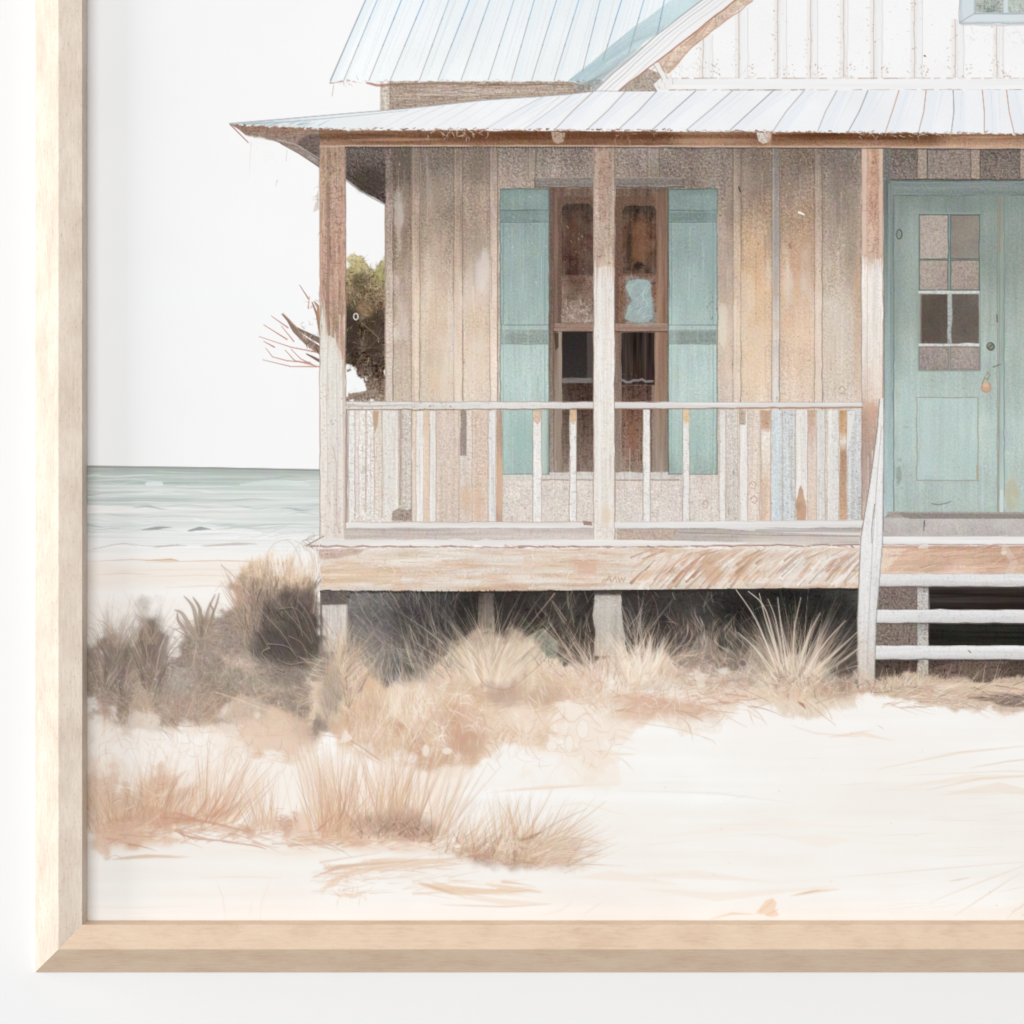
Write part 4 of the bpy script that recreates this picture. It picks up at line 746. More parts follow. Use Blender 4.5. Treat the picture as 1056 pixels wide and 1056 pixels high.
# ================================================================== beach grass
def clump(): return oid('grass_clump')
TAN = [(224, 202, 178), (233, 214, 194), (212, 186, 160), (240, 227, 212), (203, 174, 150)]
BRN = [(160, 142, 129), (180, 161, 146), (140, 123, 112), (198, 179, 163), (124, 109, 100)]
PIN = [(220, 183, 154), (230, 199, 172), (206, 164, 137), (240, 216, 193), (194, 150, 124)]
def inside(pts, x, y):
    r = False
    for k in range(len(pts)):
        ax, ay = pts[k]; bx, by = pts[(k+1) % len(pts)]
        if (ay <= y) != (by <= y) and x < ax+(y-ay)*(bx-ax)/(by-ay): r = not r
    return r
def flow(pts, n, L, ang, pal, w=(.7, 1.3), a=(.2, .5), turn=1., j=7):
    """long soft marks in a polygon, bending with the common flow; ang = direction in degrees from upright"""
    p = np.array(pts); x0, y0 = p.min(0); x1, y1 = p.max(0); c = t_ = 0
    while c < n and t_ < n*10:
        t_ += 1; x, y = U(x0, x1), U(y0, y1)
        if not inside(pts, x, y): continue
        c += 1; q = U(*L); t = math.radians((ang(x, y) if callable(ang) else ang)+random.gauss(0, 14)); r = [(x, y)]
        for _ in range(7):
            i_ = min(W-1, max(0, int((x-CX0)*RS))); j_ = min(H-1, max(0, int((y-CY0)*RS)))
            u = t+FA[j_, i_]*turn
            x += math.sin(u)*q/7; y -= math.cos(u)*q/7; r.append((x, y))
        S(r, .5, .3, J(random.choice(pal), j), U(*a), mid=U(*w))
def fan(cx, cy, n, L, ang, pal, w=(1.2, 3), a=(.25, .6), spread=14, own=None, bend=10, line_c=None):
    """broad pale leaves with a pen line down one side"""
    for _ in range(n):
        t = U(*ang); x = cx+t/50*spread+random.gauss(0, 3); y = cy+random.gauss(0, 3); q = curve(x, y, t, U(*L), U(-.3, 1)*bend*(1 if t > 0 else -1))
        S(q, U(*w), .4, J(random.choice(pal), 5), U(*a), own)
        if line_c and U(0, 1) < .6: S([(u+.8, v) for u, v in q], .9, .4, J(line_c, 8), U(.3, .65))

# ---- the long brown thicket at the left
g = clump()
b1 = [(70, 662), (98, 650), (118, 646), (136, 664), (150, 646), (164, 656), (174, 668), (186, 652), (204, 636), (222, 640), (246, 628), (262, 634), (300, 645), (336, 660), (352, 700), (350, 752), (324, 762), (300, 748), (262, 742), (236, 750), (200, 746), (172, 756), (150, 754), (128, 760), (108, 742), (70, 728)]
def thick(x, y, s):
    n = (B1*.75+B3*.4)[s]
    c = lerp_stops([(-2, (130, 116, 106)), (-.8, (148, 133, 122)), (.2, (163, 147, 135)), (1, (177, 160, 146)), (2.2, (194, 177, 160))], n)
    return c+np.clip((y-712)/40, 0, 1)[..., None]*np.array([24, 16, 8])-np.clip((690-y)/50, 0, 1)[..., None]*np.array([10, 9, 8])
for pp, c, a in [([(90, 740), (350, 740), (350, 760), (300, 768), (200, 764), (100, 772)], (242, 225, 209), .6), ([(250, 735), (345, 730), (345, 775), (318, 796), (280, 782), (240, 760)], (229, 202, 179), .6)]: M(pp, c, a, None, edge=16, rough=.8)
M(b1, thick, .92, g, ((SQ, 7), (ST, 5)), edge=13, rough=.7)
for x, y, rx, ry, c, a in [(120, 675, 20, 32, (122, 109, 101), .7), (154, 672, 16, 34, (116, 103, 95), .75), (128, 720, 12, 28, (138, 122, 113), .6), (146, 712, 12, 28, (203, 178, 157), .6), (106, 712, 10, 30, (170, 152, 140), .5), (192, 706, 14, 20, (184, 176, 170), .55), (212, 690, 22, 40, (158, 140, 127), .55), (216, 722, 20, 16, (196, 164, 144), .5),
                          (252, 650, 18, 20, (168, 153, 141), .5), (258, 698, 30, 18, (166, 153, 139), .6), (282, 680, 26, 12, (118, 108, 102), .65), (312, 700, 16, 18, (218, 196, 172), .7), (322, 734, 22, 26, (150, 137, 128), .7), (322, 716, 20, 36, (146, 132, 122), .6), (262, 752, 40, 8, (228, 200, 178), .6), (196, 724, 30, 14, (164, 143, 129), .5), (240, 722, 26, 12, (176, 152, 135), .5)]:
    blob(x, y, rx, ry, c, a, .9, .6)
flow(b1, 900, (8, 26), lambda x, y: math.sin(x*.05)*30, BRN+TAN[:3], (.7, 1.3), (.2, .5), 1.2)
field([(100, 655), (136, 665), (165, 652), (240, 650), (330, 690), (330, 730), (110, 720)], 900, (3, 8), 180, BRN+[(206, 190, 176), (112, 99, 91)], (.6, 1.1), (.2, .55), 60)
for cx, cy, n, L, sp_, tone in ((120, 694, 150, (22, 58), 9, 0), (154, 694, 170, (24, 60), 8, -6), (106, 700, 60, (18, 44), 7, 12)):
    tuft(cx, cy, n, L, (-36, 40), [tuple(v+tone for v in c) for c in BRN+[(112, 99, 92), (124, 110, 101)]], (.8, 1.6), (.3, .7), sp_, 10, 14, g)
for cx, cy in ((116, 664), (150, 660), (156, 664), (122, 668)):
    for k in range(13): S(curve(cx+U(-7, 7), cy, U(-36, 42), U(24, 62), U(-22, 28)), .9, .3, J((186, 162, 144)), U(.35, .65), g)
for q, w in [([(204, 646), (199, 626), (190, 615)], 6), ([(207, 646), (206, 628), (199, 616)], 6), ([(211, 646), (215, 628), (222, 613)], 5), ([(198, 650), (188, 633), (180, 629)], 6), ([(193, 652), (184, 640), (183, 632)], 5), ([(214, 646), (223, 624), (226, 612)], 3.5), ([(214, 650), (220, 632), (216, 622)], 4)]:
    S(spl(q), w, 1., J((160, 142, 128), 5), .8, g)
for k in range(60): t = U(-48, 40); S(curve(207+t*.2, 656+abs(t)*.1, t, U(14, 34), t*.5, 5), 1.6, .4, J(random.choice(BRN[:4])), U(.3, .65), g)
M([(161, 692), (166, 668), (173, 655), (175, 672), (169, 692)], (148, 130, 117), .6, edge=3); S(spl([(161, 692), (165, 670), (172, 653)]), .9, .6, (224, 208, 194), .7)
curl(180, 640, 270, 730, 170, (220, 204, 190), (1.5, 4), .9, (.2, .5)); curl(96, 690, 340, 745, 200, (226, 209, 193), (1.5, 5), .9, (.2, .5)); curl(225, 625, 268, 665, 80, (150, 136, 126), (1, 3), .8, (.25, .55)); specks(95, 700, 330, 735, 90, (240, 230, 220), (.5, 1.3), (.3, .7)); specks(95, 640, 330, 735, 160, (112, 98, 90), (.5, 1.1), (.2, .5))
for k in range(150): x = U(98, 345); S(curve(x, U(712, 735), 180+U(-25, 25), U(8, 30), U(-30, 30), 5), 1.8, .4, J(random.choice(PIN+BRN[:2])), U(.15, .4), g)
S(spl([(222, 711), (246, 719), (264, 726), (283, 733)]), 1.1, 1.5, (162, 136, 116), .85); S(spl([(222, 713.5), (250, 723), (280, 734)]), .9, .9, (232, 214, 196), .8); S(spl([(301, 688), (292, 702), (282, 712), (266, 720)]), 1, .9, (214, 188, 164), .85)
S(spl([(224, 738), (230, 724), (240, 716), (252, 712)]), 1, .8, (186, 156, 134), .7); M([(222, 740), (228, 722), (244, 714), (268, 722), (290, 738), (262, 746), (236, 744)], (236, 216, 198), .55, edge=5); curl(222, 712, 300, 770, 60, (204, 172, 148), (3, 8), .9, (.3, .6))
S(spl([(158, 733), (175, 741), (190, 742), (204, 734)]), 1, .8, (172, 148, 130), .6)

# ---- dark bush with a straw top beside the porch
g = clump()
b2 = [(246, 608), (260, 588), (280, 579), (305, 580), (322, 583), (328, 605), (331, 640), (331, 676), (312, 690), (285, 694), (256, 690), (232, 678), (236, 640), (242, 618)]
def dk(x, y, s):
    n = (B3*.6+B4*.4)[s]
    c = lerp_stops([(578, (238, 219, 196)), (592, (222, 197, 172)), (604, (176, 152, 134)), (618, (136, 120, 109)), (640, (110, 99, 91)), (668, (106, 97, 90)), (690, (148, 134, 123))], y+n*6-(x-290)*.1)
    return c+np.clip((286-x)/36, 0, 1)[..., None]*np.array([52, 46, 42])*np.clip((y-600)/16, 0, 1)[..., None]
M(b2, dk, 1, g, ((SQ, 6), (ST, 5)), edge=12, rough=.6)
blob(310, 636, 15, 26, (80, 72, 67), .7, 1, .6); blob(292, 664, 24, 11, (86, 79, 75), .65, 1, .6, None, .35); blob(270, 668, 10, 8, (96, 92, 88), .6, .9, .5); blob(318, 660, 10, 20, (96, 84, 77), .5, .9, .5)
field([(256, 582), (322, 584), (324, 606), (254, 610)], 300, (5, 15), lambda x, y: (x-290)*.3, [(230, 207, 180), (240, 226, 208), (210, 181, 154), (190, 162, 138)], (.7, 1.4), (.3, .7), 16, g)
field([(250, 604), (328, 602), (330, 640), (250, 640)], 260, (6, 18), lambda x, y: (x-280)*.4, [(112, 98, 90), (140, 124, 112), (170, 150, 134), (90, 80, 74)], (.7, 1.4), (.3, .65), 20, g)
field([(246, 630), (328, 628), (330, 682), (262, 686)], 300, (6, 20), lambda x, y: -30+(x-290)*.4, [(70, 62, 58), (100, 90, 84), (126, 112, 102), (62, 55, 52)], (.7, 1.4), (.25, .6), 40)
tuft(258, 646, 90, (16, 48), (-40, 12), [(190, 166, 146), (206, 182, 158), (140, 122, 110)], (.8, 1.4), (.35, .7), 9, 14, 20, g)
for q in [[(243, 612), (256, 632), (268, 652), (278, 670)], [(262, 610), (270, 630), (290, 652), (304, 674)], [(282, 616), (296, 632), (310, 648), (322, 664)], [(288, 628), (304, 627), (316, 640), (323, 662)], [(276, 664), (294, 666), (304, 674), (308, 686)], [(278, 668), (270, 674), (284, 688), (292, 692)], [(298, 656), (312, 664), (318, 680)], [(308, 620), (318, 634), (326, 652)], [(286, 680), (298, 685), (312, 683)], [(268, 606), (264, 622), (272, 640)], [(300, 622), (308, 640), (312, 656)]]:
    q = spl(q); S([(x+1., y+1.4) for x, y in q], 1.3, .9, (58, 50, 47), .5); S(q, 1.1, .7, J((184, 168, 153)), .65)
for k in range(40):                                                          # white strands over the top
    x = U(268, 327); S(curve(x, 588+U(-3, 8), U(-16, 20), U(12, 34), U(-40, 40)), 1.3, .5, random.choice([(250, 247, 243), (246, 240, 232), (230, 214, 197)]), U(.45, .85))
for q in [[(276, 596), (275, 574), (284, 560), (300, 556)], [(300, 592), (304, 568), (312, 558)], [(323, 632), (327, 600), (324, 575), (314, 560)], [(312, 584), (304, 564), (294, 556)], [(325, 600), (322, 575), (312, 562), (304, 558)]]: S(spl(q), 1.1, .7, (210, 194, 178), .6)
for k in range(20): S(curve(247+U(-4, 6), 620+U(-8, 10), U(-70, -20), U(12, 32), 20), 1.1, .4, J((200, 172, 150)), .65, g)
S(spl([(228, 583), (238, 591), (247, 602)]), 1, 1.5, (200, 168, 146), .7); S(spl([(222, 610), (232, 600), (246, 602), (258, 614)]), .8, .9, (222, 202, 184), .7)

# ---- sandy-peach bank in the middle
g = clump()
b3 = [(330, 700), (340, 676), (356, 664), (374, 676), (392, 692), (408, 706), (432, 704), (452, 690), (470, 680), (500, 672), (530, 672), (556, 684), (600, 690), (640, 694), (640, 714), (612, 716), (575, 728), (562, 742), (580, 755), (560, 772), (530, 772), (500, 776), (470, 790), (448, 800), (415, 786), (372, 772), (345, 760), (330, 735)]
def bank(x, y, s):
    n = (B1*.7+B3*.45)[s]
    c = lerp_stops([(-2, (202, 164, 136)), (-.9, (217, 185, 156)), (.1, (227, 200, 173)), (1, (235, 214, 192)), (2.2, (244, 232, 217))], n)
    c = c+np.clip((x-470)/140, 0, 1)[..., None]*np.array([8, 11, 15])
    return c-(CL[s]*9)[..., None]*np.array([.6, 1, 1.2])+(CL2[s]*6)[..., None]
for pp, c, a in [([(560, 715), (640, 700), (650, 750), (600, 775), (560, 770)], (246, 232, 218), .85), ([(530, 768), (600, 762), (636, 778), (600, 790), (560, 788)], (246, 233, 219), .5), ([(340, 745), (450, 790), (440, 810), (330, 775)], (244, 226, 208), .6)]: M(pp, c, a, g, edge=15, rough=.9)
M(b3, bank, .95, g, ((SQ, 3.5), (ST, 2)), edge=11, rough=.65)
for x, y, rx, ry, c, a in [(352, 715, 18, 36, (216, 189, 162), .6), (424, 725, 24, 30, (247, 231, 213), .8), (476, 752, 22, 18, (202, 160, 135), .8), (470, 780, 18, 8, (204, 164, 138), .6), (380, 710, 20, 30, (222, 190, 160), .5), (440, 740, 8, 20, (232, 206, 180), .5), (520, 718, 26, 9, (190, 164, 145), .4), (556, 716, 24, 11, (198, 169, 146), .6), (395, 772, 34, 14, (216, 182, 156), .6), (445, 698, 12, 8, (228, 217, 206), .7),
                          (536, 742, 36, 12, (244, 228, 212), .6), (452, 786, 24, 8, (209, 172, 145), .6), (500, 700, 50, 12, (214, 186, 158), .5), (490, 735, 14, 14, (232, 206, 180), .4), (385, 735, 20, 30, (226, 199, 173), .5)]: blob(x, y, rx, ry, c, a, .9, .5)
flow([(332, 680), (400, 690), (470, 690), (470, 790), (400, 790), (336, 755)], 520, (12, 46), lambda x, y: (x-400)*.22, TAN+PIN[:2]+[(250, 243, 234)], (.7, 1.3), (.25, .6), .5)
flow(b3, 420, (10, 34), lambda x, y: (x-500)*.3, TAN+PIN[:3]+[(250, 243, 234)], (.7, 1.3), (.2, .5), 1.3)
for k in range(90): S(curve(U(355, 455), U(725, 785), U(-12, 40), U(20, 60), U(-20, 25), 6), 1, .4, J(random.choice([(208, 172, 146), (250, 241, 230), (236, 216, 194)])), U(.3, .65))
curl(430, 690, 640, 785, 190, (206, 172, 146), (2, 7), 1, (.25, .55)); curl(430, 690, 640, 790, 170, (252, 247, 241), (2, 6), 1.2, (.3, .65)); curl(540, 730, 640, 790, 60, (232, 206, 184), (3, 8), 1, (.3, .6))
for x, y, rx, ry in ((439, 774, 4, 6.5), (461, 774.5, 5.2, 3.6), (569, 769.5, 6, 6), (587, 767, 4.6, 9.5), (601, 752, 6.5, 10)):
    P([(x+rx*math.cos(t*math.pi/8), y+ry*math.sin(t*math.pi/8)) for t in range(16)], (248, 241, 232), .75); ring(x, y, rx, ry, .8, (222, 194, 170), .5)
S(spl([(358, 762), (372, 770), (386, 780), (398, 788)]), 1, 2, (196, 158, 136), .7); S(spl([(332, 758), (352, 762), (372, 776), (398, 792)]), 1, .8, (210, 174, 149), .7); P([(356, 752), (350, 766), (356, 766), (364, 762)], (247, 237, 227), .8)
# grey-brown slope against the first pier
field([(334, 650), (372, 650), (376, 720), (334, 745)], 240, (8, 30), lambda x, y: -6+(x-350)*.9, BRN+TAN[:3], (.8, 1.5), (.3, .65), 22, g)
blob(342, 712, 10, 34, (166, 150, 138), .55, .9, .5); tuft(352, 690, 80, (20, 56), (-10, 62), TAN+BRN[:2], (.8, 1.4), (.35, .7), 8, 8, 14, g)
CLIP = 609
# ---- tufts in front of the dark under the floor
g = clump()
M([(468, 700), (478, 672), (492, 656), (510, 650), (532, 656), (546, 674), (548, 700), (520, 712)], [(650, (214, 194, 172)), (700, (230, 208, 184))], .75, g, ((SQ, 5), (VG, 5)), edge=14, rough=.7)
tuft(505, 692, 230, (30, 84), (-60, 56), [(226, 208, 188), (208, 186, 163), (238, 224, 208), (180, 158, 140), (200, 174, 150)], (.8, 1.5), (.3, .7), 17, 8, 14, g)
tuft(505, 702, 130, (18, 50), (-46, 46), TAN, (.9, 1.8), (.4, .8), 17, 6, 10, g)
fan(505, 705, 40, (26, 46), (-40, 40), [(240, 222, 200), (226, 200, 172), (244, 230, 214)], (3, 7), (.2, .45), 22, g)
for k in range(34): S(curve(452+U(-24, 30), 694+U(-8, 6), U(-56, -18), U(34, 84), U(-20, 20)), 1, .4, J((176, 160, 146)), U(.4, .75), g)
S(spl([(490, 690), (500, 706), (520, 711), (536, 704), (544, 696)]), 1, .8, (186, 154, 131), .7); M([(498, 706), (516, 703), (534, 708), (528, 722), (512, 726)], (182, 155, 137), .4, None, edge=9)
CLIP = 609
field([(362, 618), (470, 615), (470, 690), (386, 690)], 170, (14, 50), lambda x, y: -24+(x-420)*.35, [(140, 132, 126), (176, 162, 149), (104, 99, 96), (196, 182, 167)], (.7, 1.2), (.3, .65), 40)
field([(545, 625), (612, 618), (612, 690), (550, 690)], 60, (14, 44), 40, [(166, 152, 138), (206, 190, 172), (120, 107, 98)], (.8, 1.2), (.35, .7), 20)
for k in range(18): S(curve(612+U(-12, 10), 696, U(-58, -30), U(30, 80), U(-10, 14)), 1.2, .4, J((206, 186, 166)), .7, g)
# ---- pale bank to the right
CLIP = 606
g = clump()
b4 = [(596, 700), (622, 680), (646, 668), (682, 668), (716, 682), (752, 688), (790, 694), (880, 698), (882, 712), (850, 718), (800, 718), (770, 724), (735, 732), (700, 740), (655, 738), (615, 724)]
def bankr(x, y, s):
    n = (B1*.7+B3*.45)[s]
    c = lerp_stops([(-2, (214, 184, 162)), (-.9, (228, 204, 184)), (.1, (237, 219, 202)), (1, (243, 231, 218)), (2.2, (247, 240, 231))], n)
    return c-(CL[s]*10)[..., None]*np.array([.6, 1, 1.2])
M(b4, bankr, .92, g, ((SQ, 4),), edge=11, rough=.7)
M([(690, 660), (740, 668), (800, 680), (800, 700), (720, 700), (690, 690)], (170, 152, 138), .6, g, ((SQ, 6),), edge=12, rough=.8)
tuft(660, 698, 150, (20, 64), (-38, 36), [(242, 228, 211), (230, 210, 188), (248, 239, 228), (212, 187, 164)], (.9, 2.4), (.35, .75), 18, 5, 14, g)
fan(662, 700, 46, (26, 52), (-30, 26), [(246, 232, 214), (234, 212, 188), (249, 240, 230)], (3, 7), (.2, .5), 26, g)
tuft(616, 692, 60, (20, 60), (-56, 10), TAN+BRN[:2], (.8, 1.3), (.35, .7), 14, 5, 10, g)
tuft(655, 652, 30, (20, 52), (-38, 38), [(176, 162, 147), (206, 192, 176)], (.7, 1.1), (.4, .7), 12, 5, 10, g)
flow([(684, 640), (790, 655), (790, 705), (690, 700)], 240, (8, 28), lambda x, y: 40-(x-690)*.5, BRN+TAN, (.7, 1.3), (.3, .65), .9)
flow(b4, 420, (10, 34), lambda x, y: 78, TAN+PIN+[(250, 243, 235)], (.7, 1.5), (.25, .6), .9)
for k in range(70): x = U(630, 780); S(curve(x, U(716, 734), 85+U(-12, 25), U(14, 40), U(-20, 30)), U(1, 2.2), .4, J(random.choice([(202, 162, 137), (224, 192, 166), (186, 146, 125), (240, 219, 199)])), U(.3, .65))
blob(690, 728, 30, 7, (210, 172, 147), .6, .9, .5, None, .15); blob(662, 736, 20, 5, (220, 179, 153), .5, .9, .5); blob(650, 722, 20, 6, (226, 194, 170), .5, .9, .5)
curl(600, 690, 790, 735, 170, (250, 243, 234), (2, 6), 1.1, (.25, .6)); curl(600, 695, 780, 735, 110, (206, 170, 146), (2, 6), 1, (.25, .55)); curl(700, 680, 780, 710, 60, (150, 132, 119), (2, 5), .9, (.3, .55))
ring(766, 684, 4.6, 4.2, 1.2, (206, 192, 178), .6); blob(766, 684, 3.6, 3.2, (112, 102, 96), .6, .6, .1); blob(745, 692, 8, 4, (234, 226, 218), .8, .6, .4); S(spl([(712, 682), (718, 696), (730, 704), (746, 704)]), 1.2, 1, (180, 154, 138), .6); P([(714, 688), (726, 696), (728, 708), (720, 710)], (244, 232, 220), .6)
for q in [[(602, 730), (612, 742), (620, 750)], [(725, 760), (735, 764), (738, 768)], [(740, 732), (755, 742), (770, 750)], [(560, 706), (600, 700), (640, 690)], [(655, 745), (700, 752), (730, 762)], [(560, 700), (572, 716), (584, 724)]]: S(spl(q), 1, .6, (224, 196, 172), .7)
# ---- the big spray near the stairs
g = clump()
M([(785, 716), (796, 694), (812, 682), (842, 684), (868, 698), (882, 714), (846, 722), (804, 724)], (228, 210, 190), .8, g, ((SQ, 5),), edge=12, rough=.7)
tuft(818, 708, 300, (36, 98), (-48, 58), [(232, 217, 198), (214, 192, 170), (243, 232, 217), (194, 170, 149), (164, 144, 128)], (.8, 1.6), (.4, .8), 13, 6, 8, g)
for q in [[(802, 694), (780, 640), (759, 608)], [(807, 692), (790, 640), (783, 612)], [(812, 690), (806, 650), (802, 616)], [(818, 690), (819, 650), (826, 616)], [(824, 690), (834, 655), (846, 632)], [(830, 695), (850, 664), (872, 640)], [(805, 690), (790, 630), (772, 610)], [(832, 698), (860, 674), (884, 652)], [(798, 692), (778, 668), (761, 652)], [(834, 702), (862, 686), (886, 668)], [(836, 706), (866, 692), (886, 686)], [(808, 686), (800, 640), (792, 618)]]:
    S(spl(q), 2.2, .7, J((236, 221, 202), 6), .85, g)
tuft(822, 716, 140, (14, 46), (-72, 72), TAN+BRN[:2], (.8, 1.5), (.35, .75), 20, 5, 12, g)
for k in range(34): S(curve(818+U(-10, 30), 708, 130+U(-40, 40), U(18, 44), U(-30, 30)), 1, .4, J((228, 203, 180)), .55)
for q in [[(828, 720), (845, 735), (862, 748)], [(822, 722), (832, 728), (838, 736)], [(836, 716), (852, 730), (858, 742)]]: S(spl(q), 1, .6, (210, 173, 149), .8)
S(spl([(823, 724), (827, 726.5), (831, 731)]), 1, .6, (174, 118, 98), .9, mid=2.8); blob(804, 716, 20, 6, (229, 202, 178), .5, .9, .5); blob(868, 694, 12, 14, (96, 85, 79), .7, .8, .6); blob(862, 710, 16, 8, (186, 158, 140), .6, .8, .5)
field([(780, 692), (885, 700), (885, 722), (775, 722)], 200, (5, 18), 80, TAN+PIN+[(140, 120, 108)], (.7, 1.3), (.3, .7), 40)
curl(770, 690, 885, 725, 80, (248, 238, 226), (2, 6), 1, (.3, .6))
CLIP = None
# ---- dry grass at the foot of the stairs
g = clump()
M([(882, 712), (905, 703), (960, 702), (1185, 705), (1185, 736), (1030, 732), (985, 730), (960, 724), (930, 716)], [(700, (208, 186, 164)), (715, (200, 174, 153)), (736, (224, 203, 185))], .92, g, ((SQ, 6), (HG, 5)), edge=5, rough=.6)
P([(958, 704), (1185, 705), (1185, 714), (970, 713)], (217, 195, 171), .8, None, ((HG, 6),)); M([(1000, 719), (1030, 716), (1185, 717), (1185, 730), (1050, 729), (1020, 726)], (120, 105, 97), .75, None, ((SQ, 9),), edge=3)
for k in range(170): x = U(900, 1070); S(curve(x, U(706, 730), 75+U(-20, 40), U(10, 40), U(-20, 20)), U(.8, 1.7), .4, J(random.choice([(232, 213, 193), (200, 168, 146), (156, 130, 115), (216, 190, 166), (240, 227, 211)])), U(.3, .7))
tuft(915, 708, 60, (6, 18), (-60, 60), TAN+BRN[:2], (.8, 1.5), (.4, .8), 14, 3, 10, g)
for k in range(30): S(curve(U(915, 960), 706, U(-20, 45), U(6, 20), 10), 1, .4, J((226, 208, 188)), .7)
# ---- foreground tufts
g = clump()
for pp, c, a in [([(88, 745), (150, 740), (200, 760), (240, 745), (330, 775), (330, 870), (250, 870), (88, 870)], (249, 241, 233), .6), ([(90, 790), (180, 785), (230, 805), (240, 850), (100, 860)], (242, 224, 207), .5), ([(255, 752), (280, 744), (318, 754), (324, 776), (302, 790), (275, 774)], (228, 200, 177), .7)]: M(pp, c, a, None, edge=16, rough=.7)
curl(100, 738, 330, 790, 110, (222, 194, 170), (3, 9), .9, (.25, .55)); curl(240, 740, 320, 790, 50, (206, 170, 146), (2, 6), 1, (.3, .55))
M([(90, 808), (108, 804), (138, 822), (150, 796), (170, 782), (174, 815), (198, 806), (214, 820), (206, 850), (160, 864), (112, 866), (92, 850)], (222, 193, 171), .75, g, ((SQ, 4), (ST, 2)), edge=13, rough=.8)
for x, y, rx, ry, c, a in [(160, 822, 18, 22, (204, 171, 150), .7), (110, 832, 18, 14, (218, 189, 167), .6), (150, 866, 40, 9, (228, 197, 175), .7), (198, 846, 30, 6, (206, 166, 143), .75), (236, 855, 26, 5, (210, 171, 147), .7), (290, 850, 28, 10, (226, 192, 168), .6), (300, 850, 14, 9, (208, 165, 140), .6)]: blob(x, y, rx, ry, c, a, .9, .5)
fan(212, 846, 60, (40, 88), (-6, 44), [(246, 231, 216), (236, 211, 190), (250, 241, 232)], (2.5, 7), (.25, .5), 30, g, 4, (216, 180, 154))
tuft(120, 850, 80, (25, 72), (-36, 18), PIN, (.7, 1.4), (.3, .65), 18, 6, 12, g); tuft(162, 842, 110, (25, 76), (-24, 32), PIN, (.7, 1.4), (.3, .7), 14, 6, 10, g); tuft(212, 846, 100, (30, 90), (-8, 44), PIN+[(244, 226, 208)], (.8, 1.8), (.3, .7), 20, 5, 6, g)
tuft(190, 846, 60, (15, 40), (10, 58), [(202, 160, 136), (222, 191, 166)], (.9, 1.8), (.4, .75), 30, 4, 8, g)
flow([(92, 812), (170, 790), (210, 815), (210, 860), (95, 866)], 260, (6, 20), 20, PIN+[(248, 236, 224)], (.7, 1.4), (.25, .6), .8)
for k in range(80): x = U(105, 270); S(curve(x, U(846, 870), 74+U(-20, 36), U(10, 36), U(-25, 25)), U(1, 2.4), .5, J(random.choice([(210, 168, 144), (228, 197, 173), (194, 150, 128), (241, 222, 205)])), U(.3, .6), g)
M([(150, 836), (200, 840), (262, 856), (310, 858), (300, 868), (240, 864), (180, 852), (110, 852)], (208, 166, 141), .6, None, ((SQ, 5),), edge=6, rough=1.1)
M([(110, 854), (160, 858), (200, 866), (176, 876), (130, 870)], (226, 192, 168), .7, None, ((SQ, 4),), edge=6, rough=1)
for q, w in [([(165, 843), (210, 847), (256, 858)], 3.2), ([(180, 838), (190, 841), (205, 846)], 3.6), ([(184, 858), (200, 864), (240, 868)], 3.2), ([(230, 868), (262, 872), (275, 876)], 1.8), ([(180, 857), (187, 859), (191, 865)], 4)]: S(spl(q), 1, .6, (202, 156, 132), .7, g, mid=w)
tuft(275, 852, 80, (20, 74), (-26, 12), PIN+TAN[:2], (.7, 1.3), (.3, .65), 14, 4, 10, g); curl(280, 836, 318, 862, 50, (196, 150, 128), (1.5, 4), 1, (.3, .6))
for k in range(5): S(spl([(112+k*4, 886+U(-1, 1)), (150, 882.5+U(-1, 2)), (197-k*5, 883+U(-.5, 2))]), .5, .4, J((228, 202, 181), 5), .7, mid=2.4)
S(spl([(110, 886), (118, 882), (126, 885)]), 1, .6, (210, 177, 154), .6)
g = clump()
M([(300, 790), (330, 775), (390, 782), (440, 800), (470, 800), (460, 866), (400, 876), (310, 872)], (249, 239, 229), .8, g, edge=14, rough=.6); M([(306, 838), (340, 830), (380, 846), (400, 866), (330, 872), (300, 864)], (232, 205, 183), .7, None, edge=10)
fan(348, 858, 80, (44, 100), (-24, 16), [(250, 240, 229), (242, 222, 202), (236, 211, 189), (251, 245, 238)], (3, 8), (.3, .6), 34, g, 4, (214, 178, 152))
tuft(345, 856, 130, (40, 98), (-22, 15), PIN+[(244, 224, 204)], (.8, 1.8), (.3, .7), 22, 5, 6, g)
fan(405, 852, 50, (40, 94), (-20, 28), [(250, 241, 231), (241, 221, 201)], (2.5, 6), (.25, .5), 30, g, 6, (210, 172, 148))
tuft(400, 850, 150, (36, 94), (-20, 26), PIN+[(236, 212, 190)], (.8, 1.6), (.35, .7), 26, 6, 8, g); tuft(440, 862, 90, (40, 105), (10, 40), TAN+PIN, (.7, 1.1), (.35, .7), 14, 6, 6, g)
tuft(340, 860, 60, (22, 60), (-20, 50), [(210, 168, 142), (198, 156, 132), (228, 198, 172)], (1, 2.4), (.4, .75), 14, 4, 6, g)
blob(392, 848, 24, 10, (186, 154, 134), .55, 1.1, .8); blob(426, 857, 24, 8, (170, 138, 120), .55, 1.1, .8); blob(350, 864, 30, 6, (210, 168, 142), .5, 1.1, .8)
for k in range(150): t = U(0, 1); S(curve(372+t*74, 862+t*4+U(-5, 3), U(-60, 50), U(8, 34), U(-25, 25)), U(.9, 2), .3, J(random.choice([(168, 134, 115), (190, 156, 135), (150, 118, 101), (214, 184, 160)])), U(.3, .65))
field([(372, 842), (440, 852), (448, 864), (376, 860)], 70, (5, 16), 70, [(156, 124, 107), (198, 165, 145), (138, 110, 96), (216, 188, 166)], (.7, 1.4), (.3, .7), 50, g); curl(366, 838, 448, 868, 40, (226, 202, 182), (1.5, 4), .9, (.3, .6))
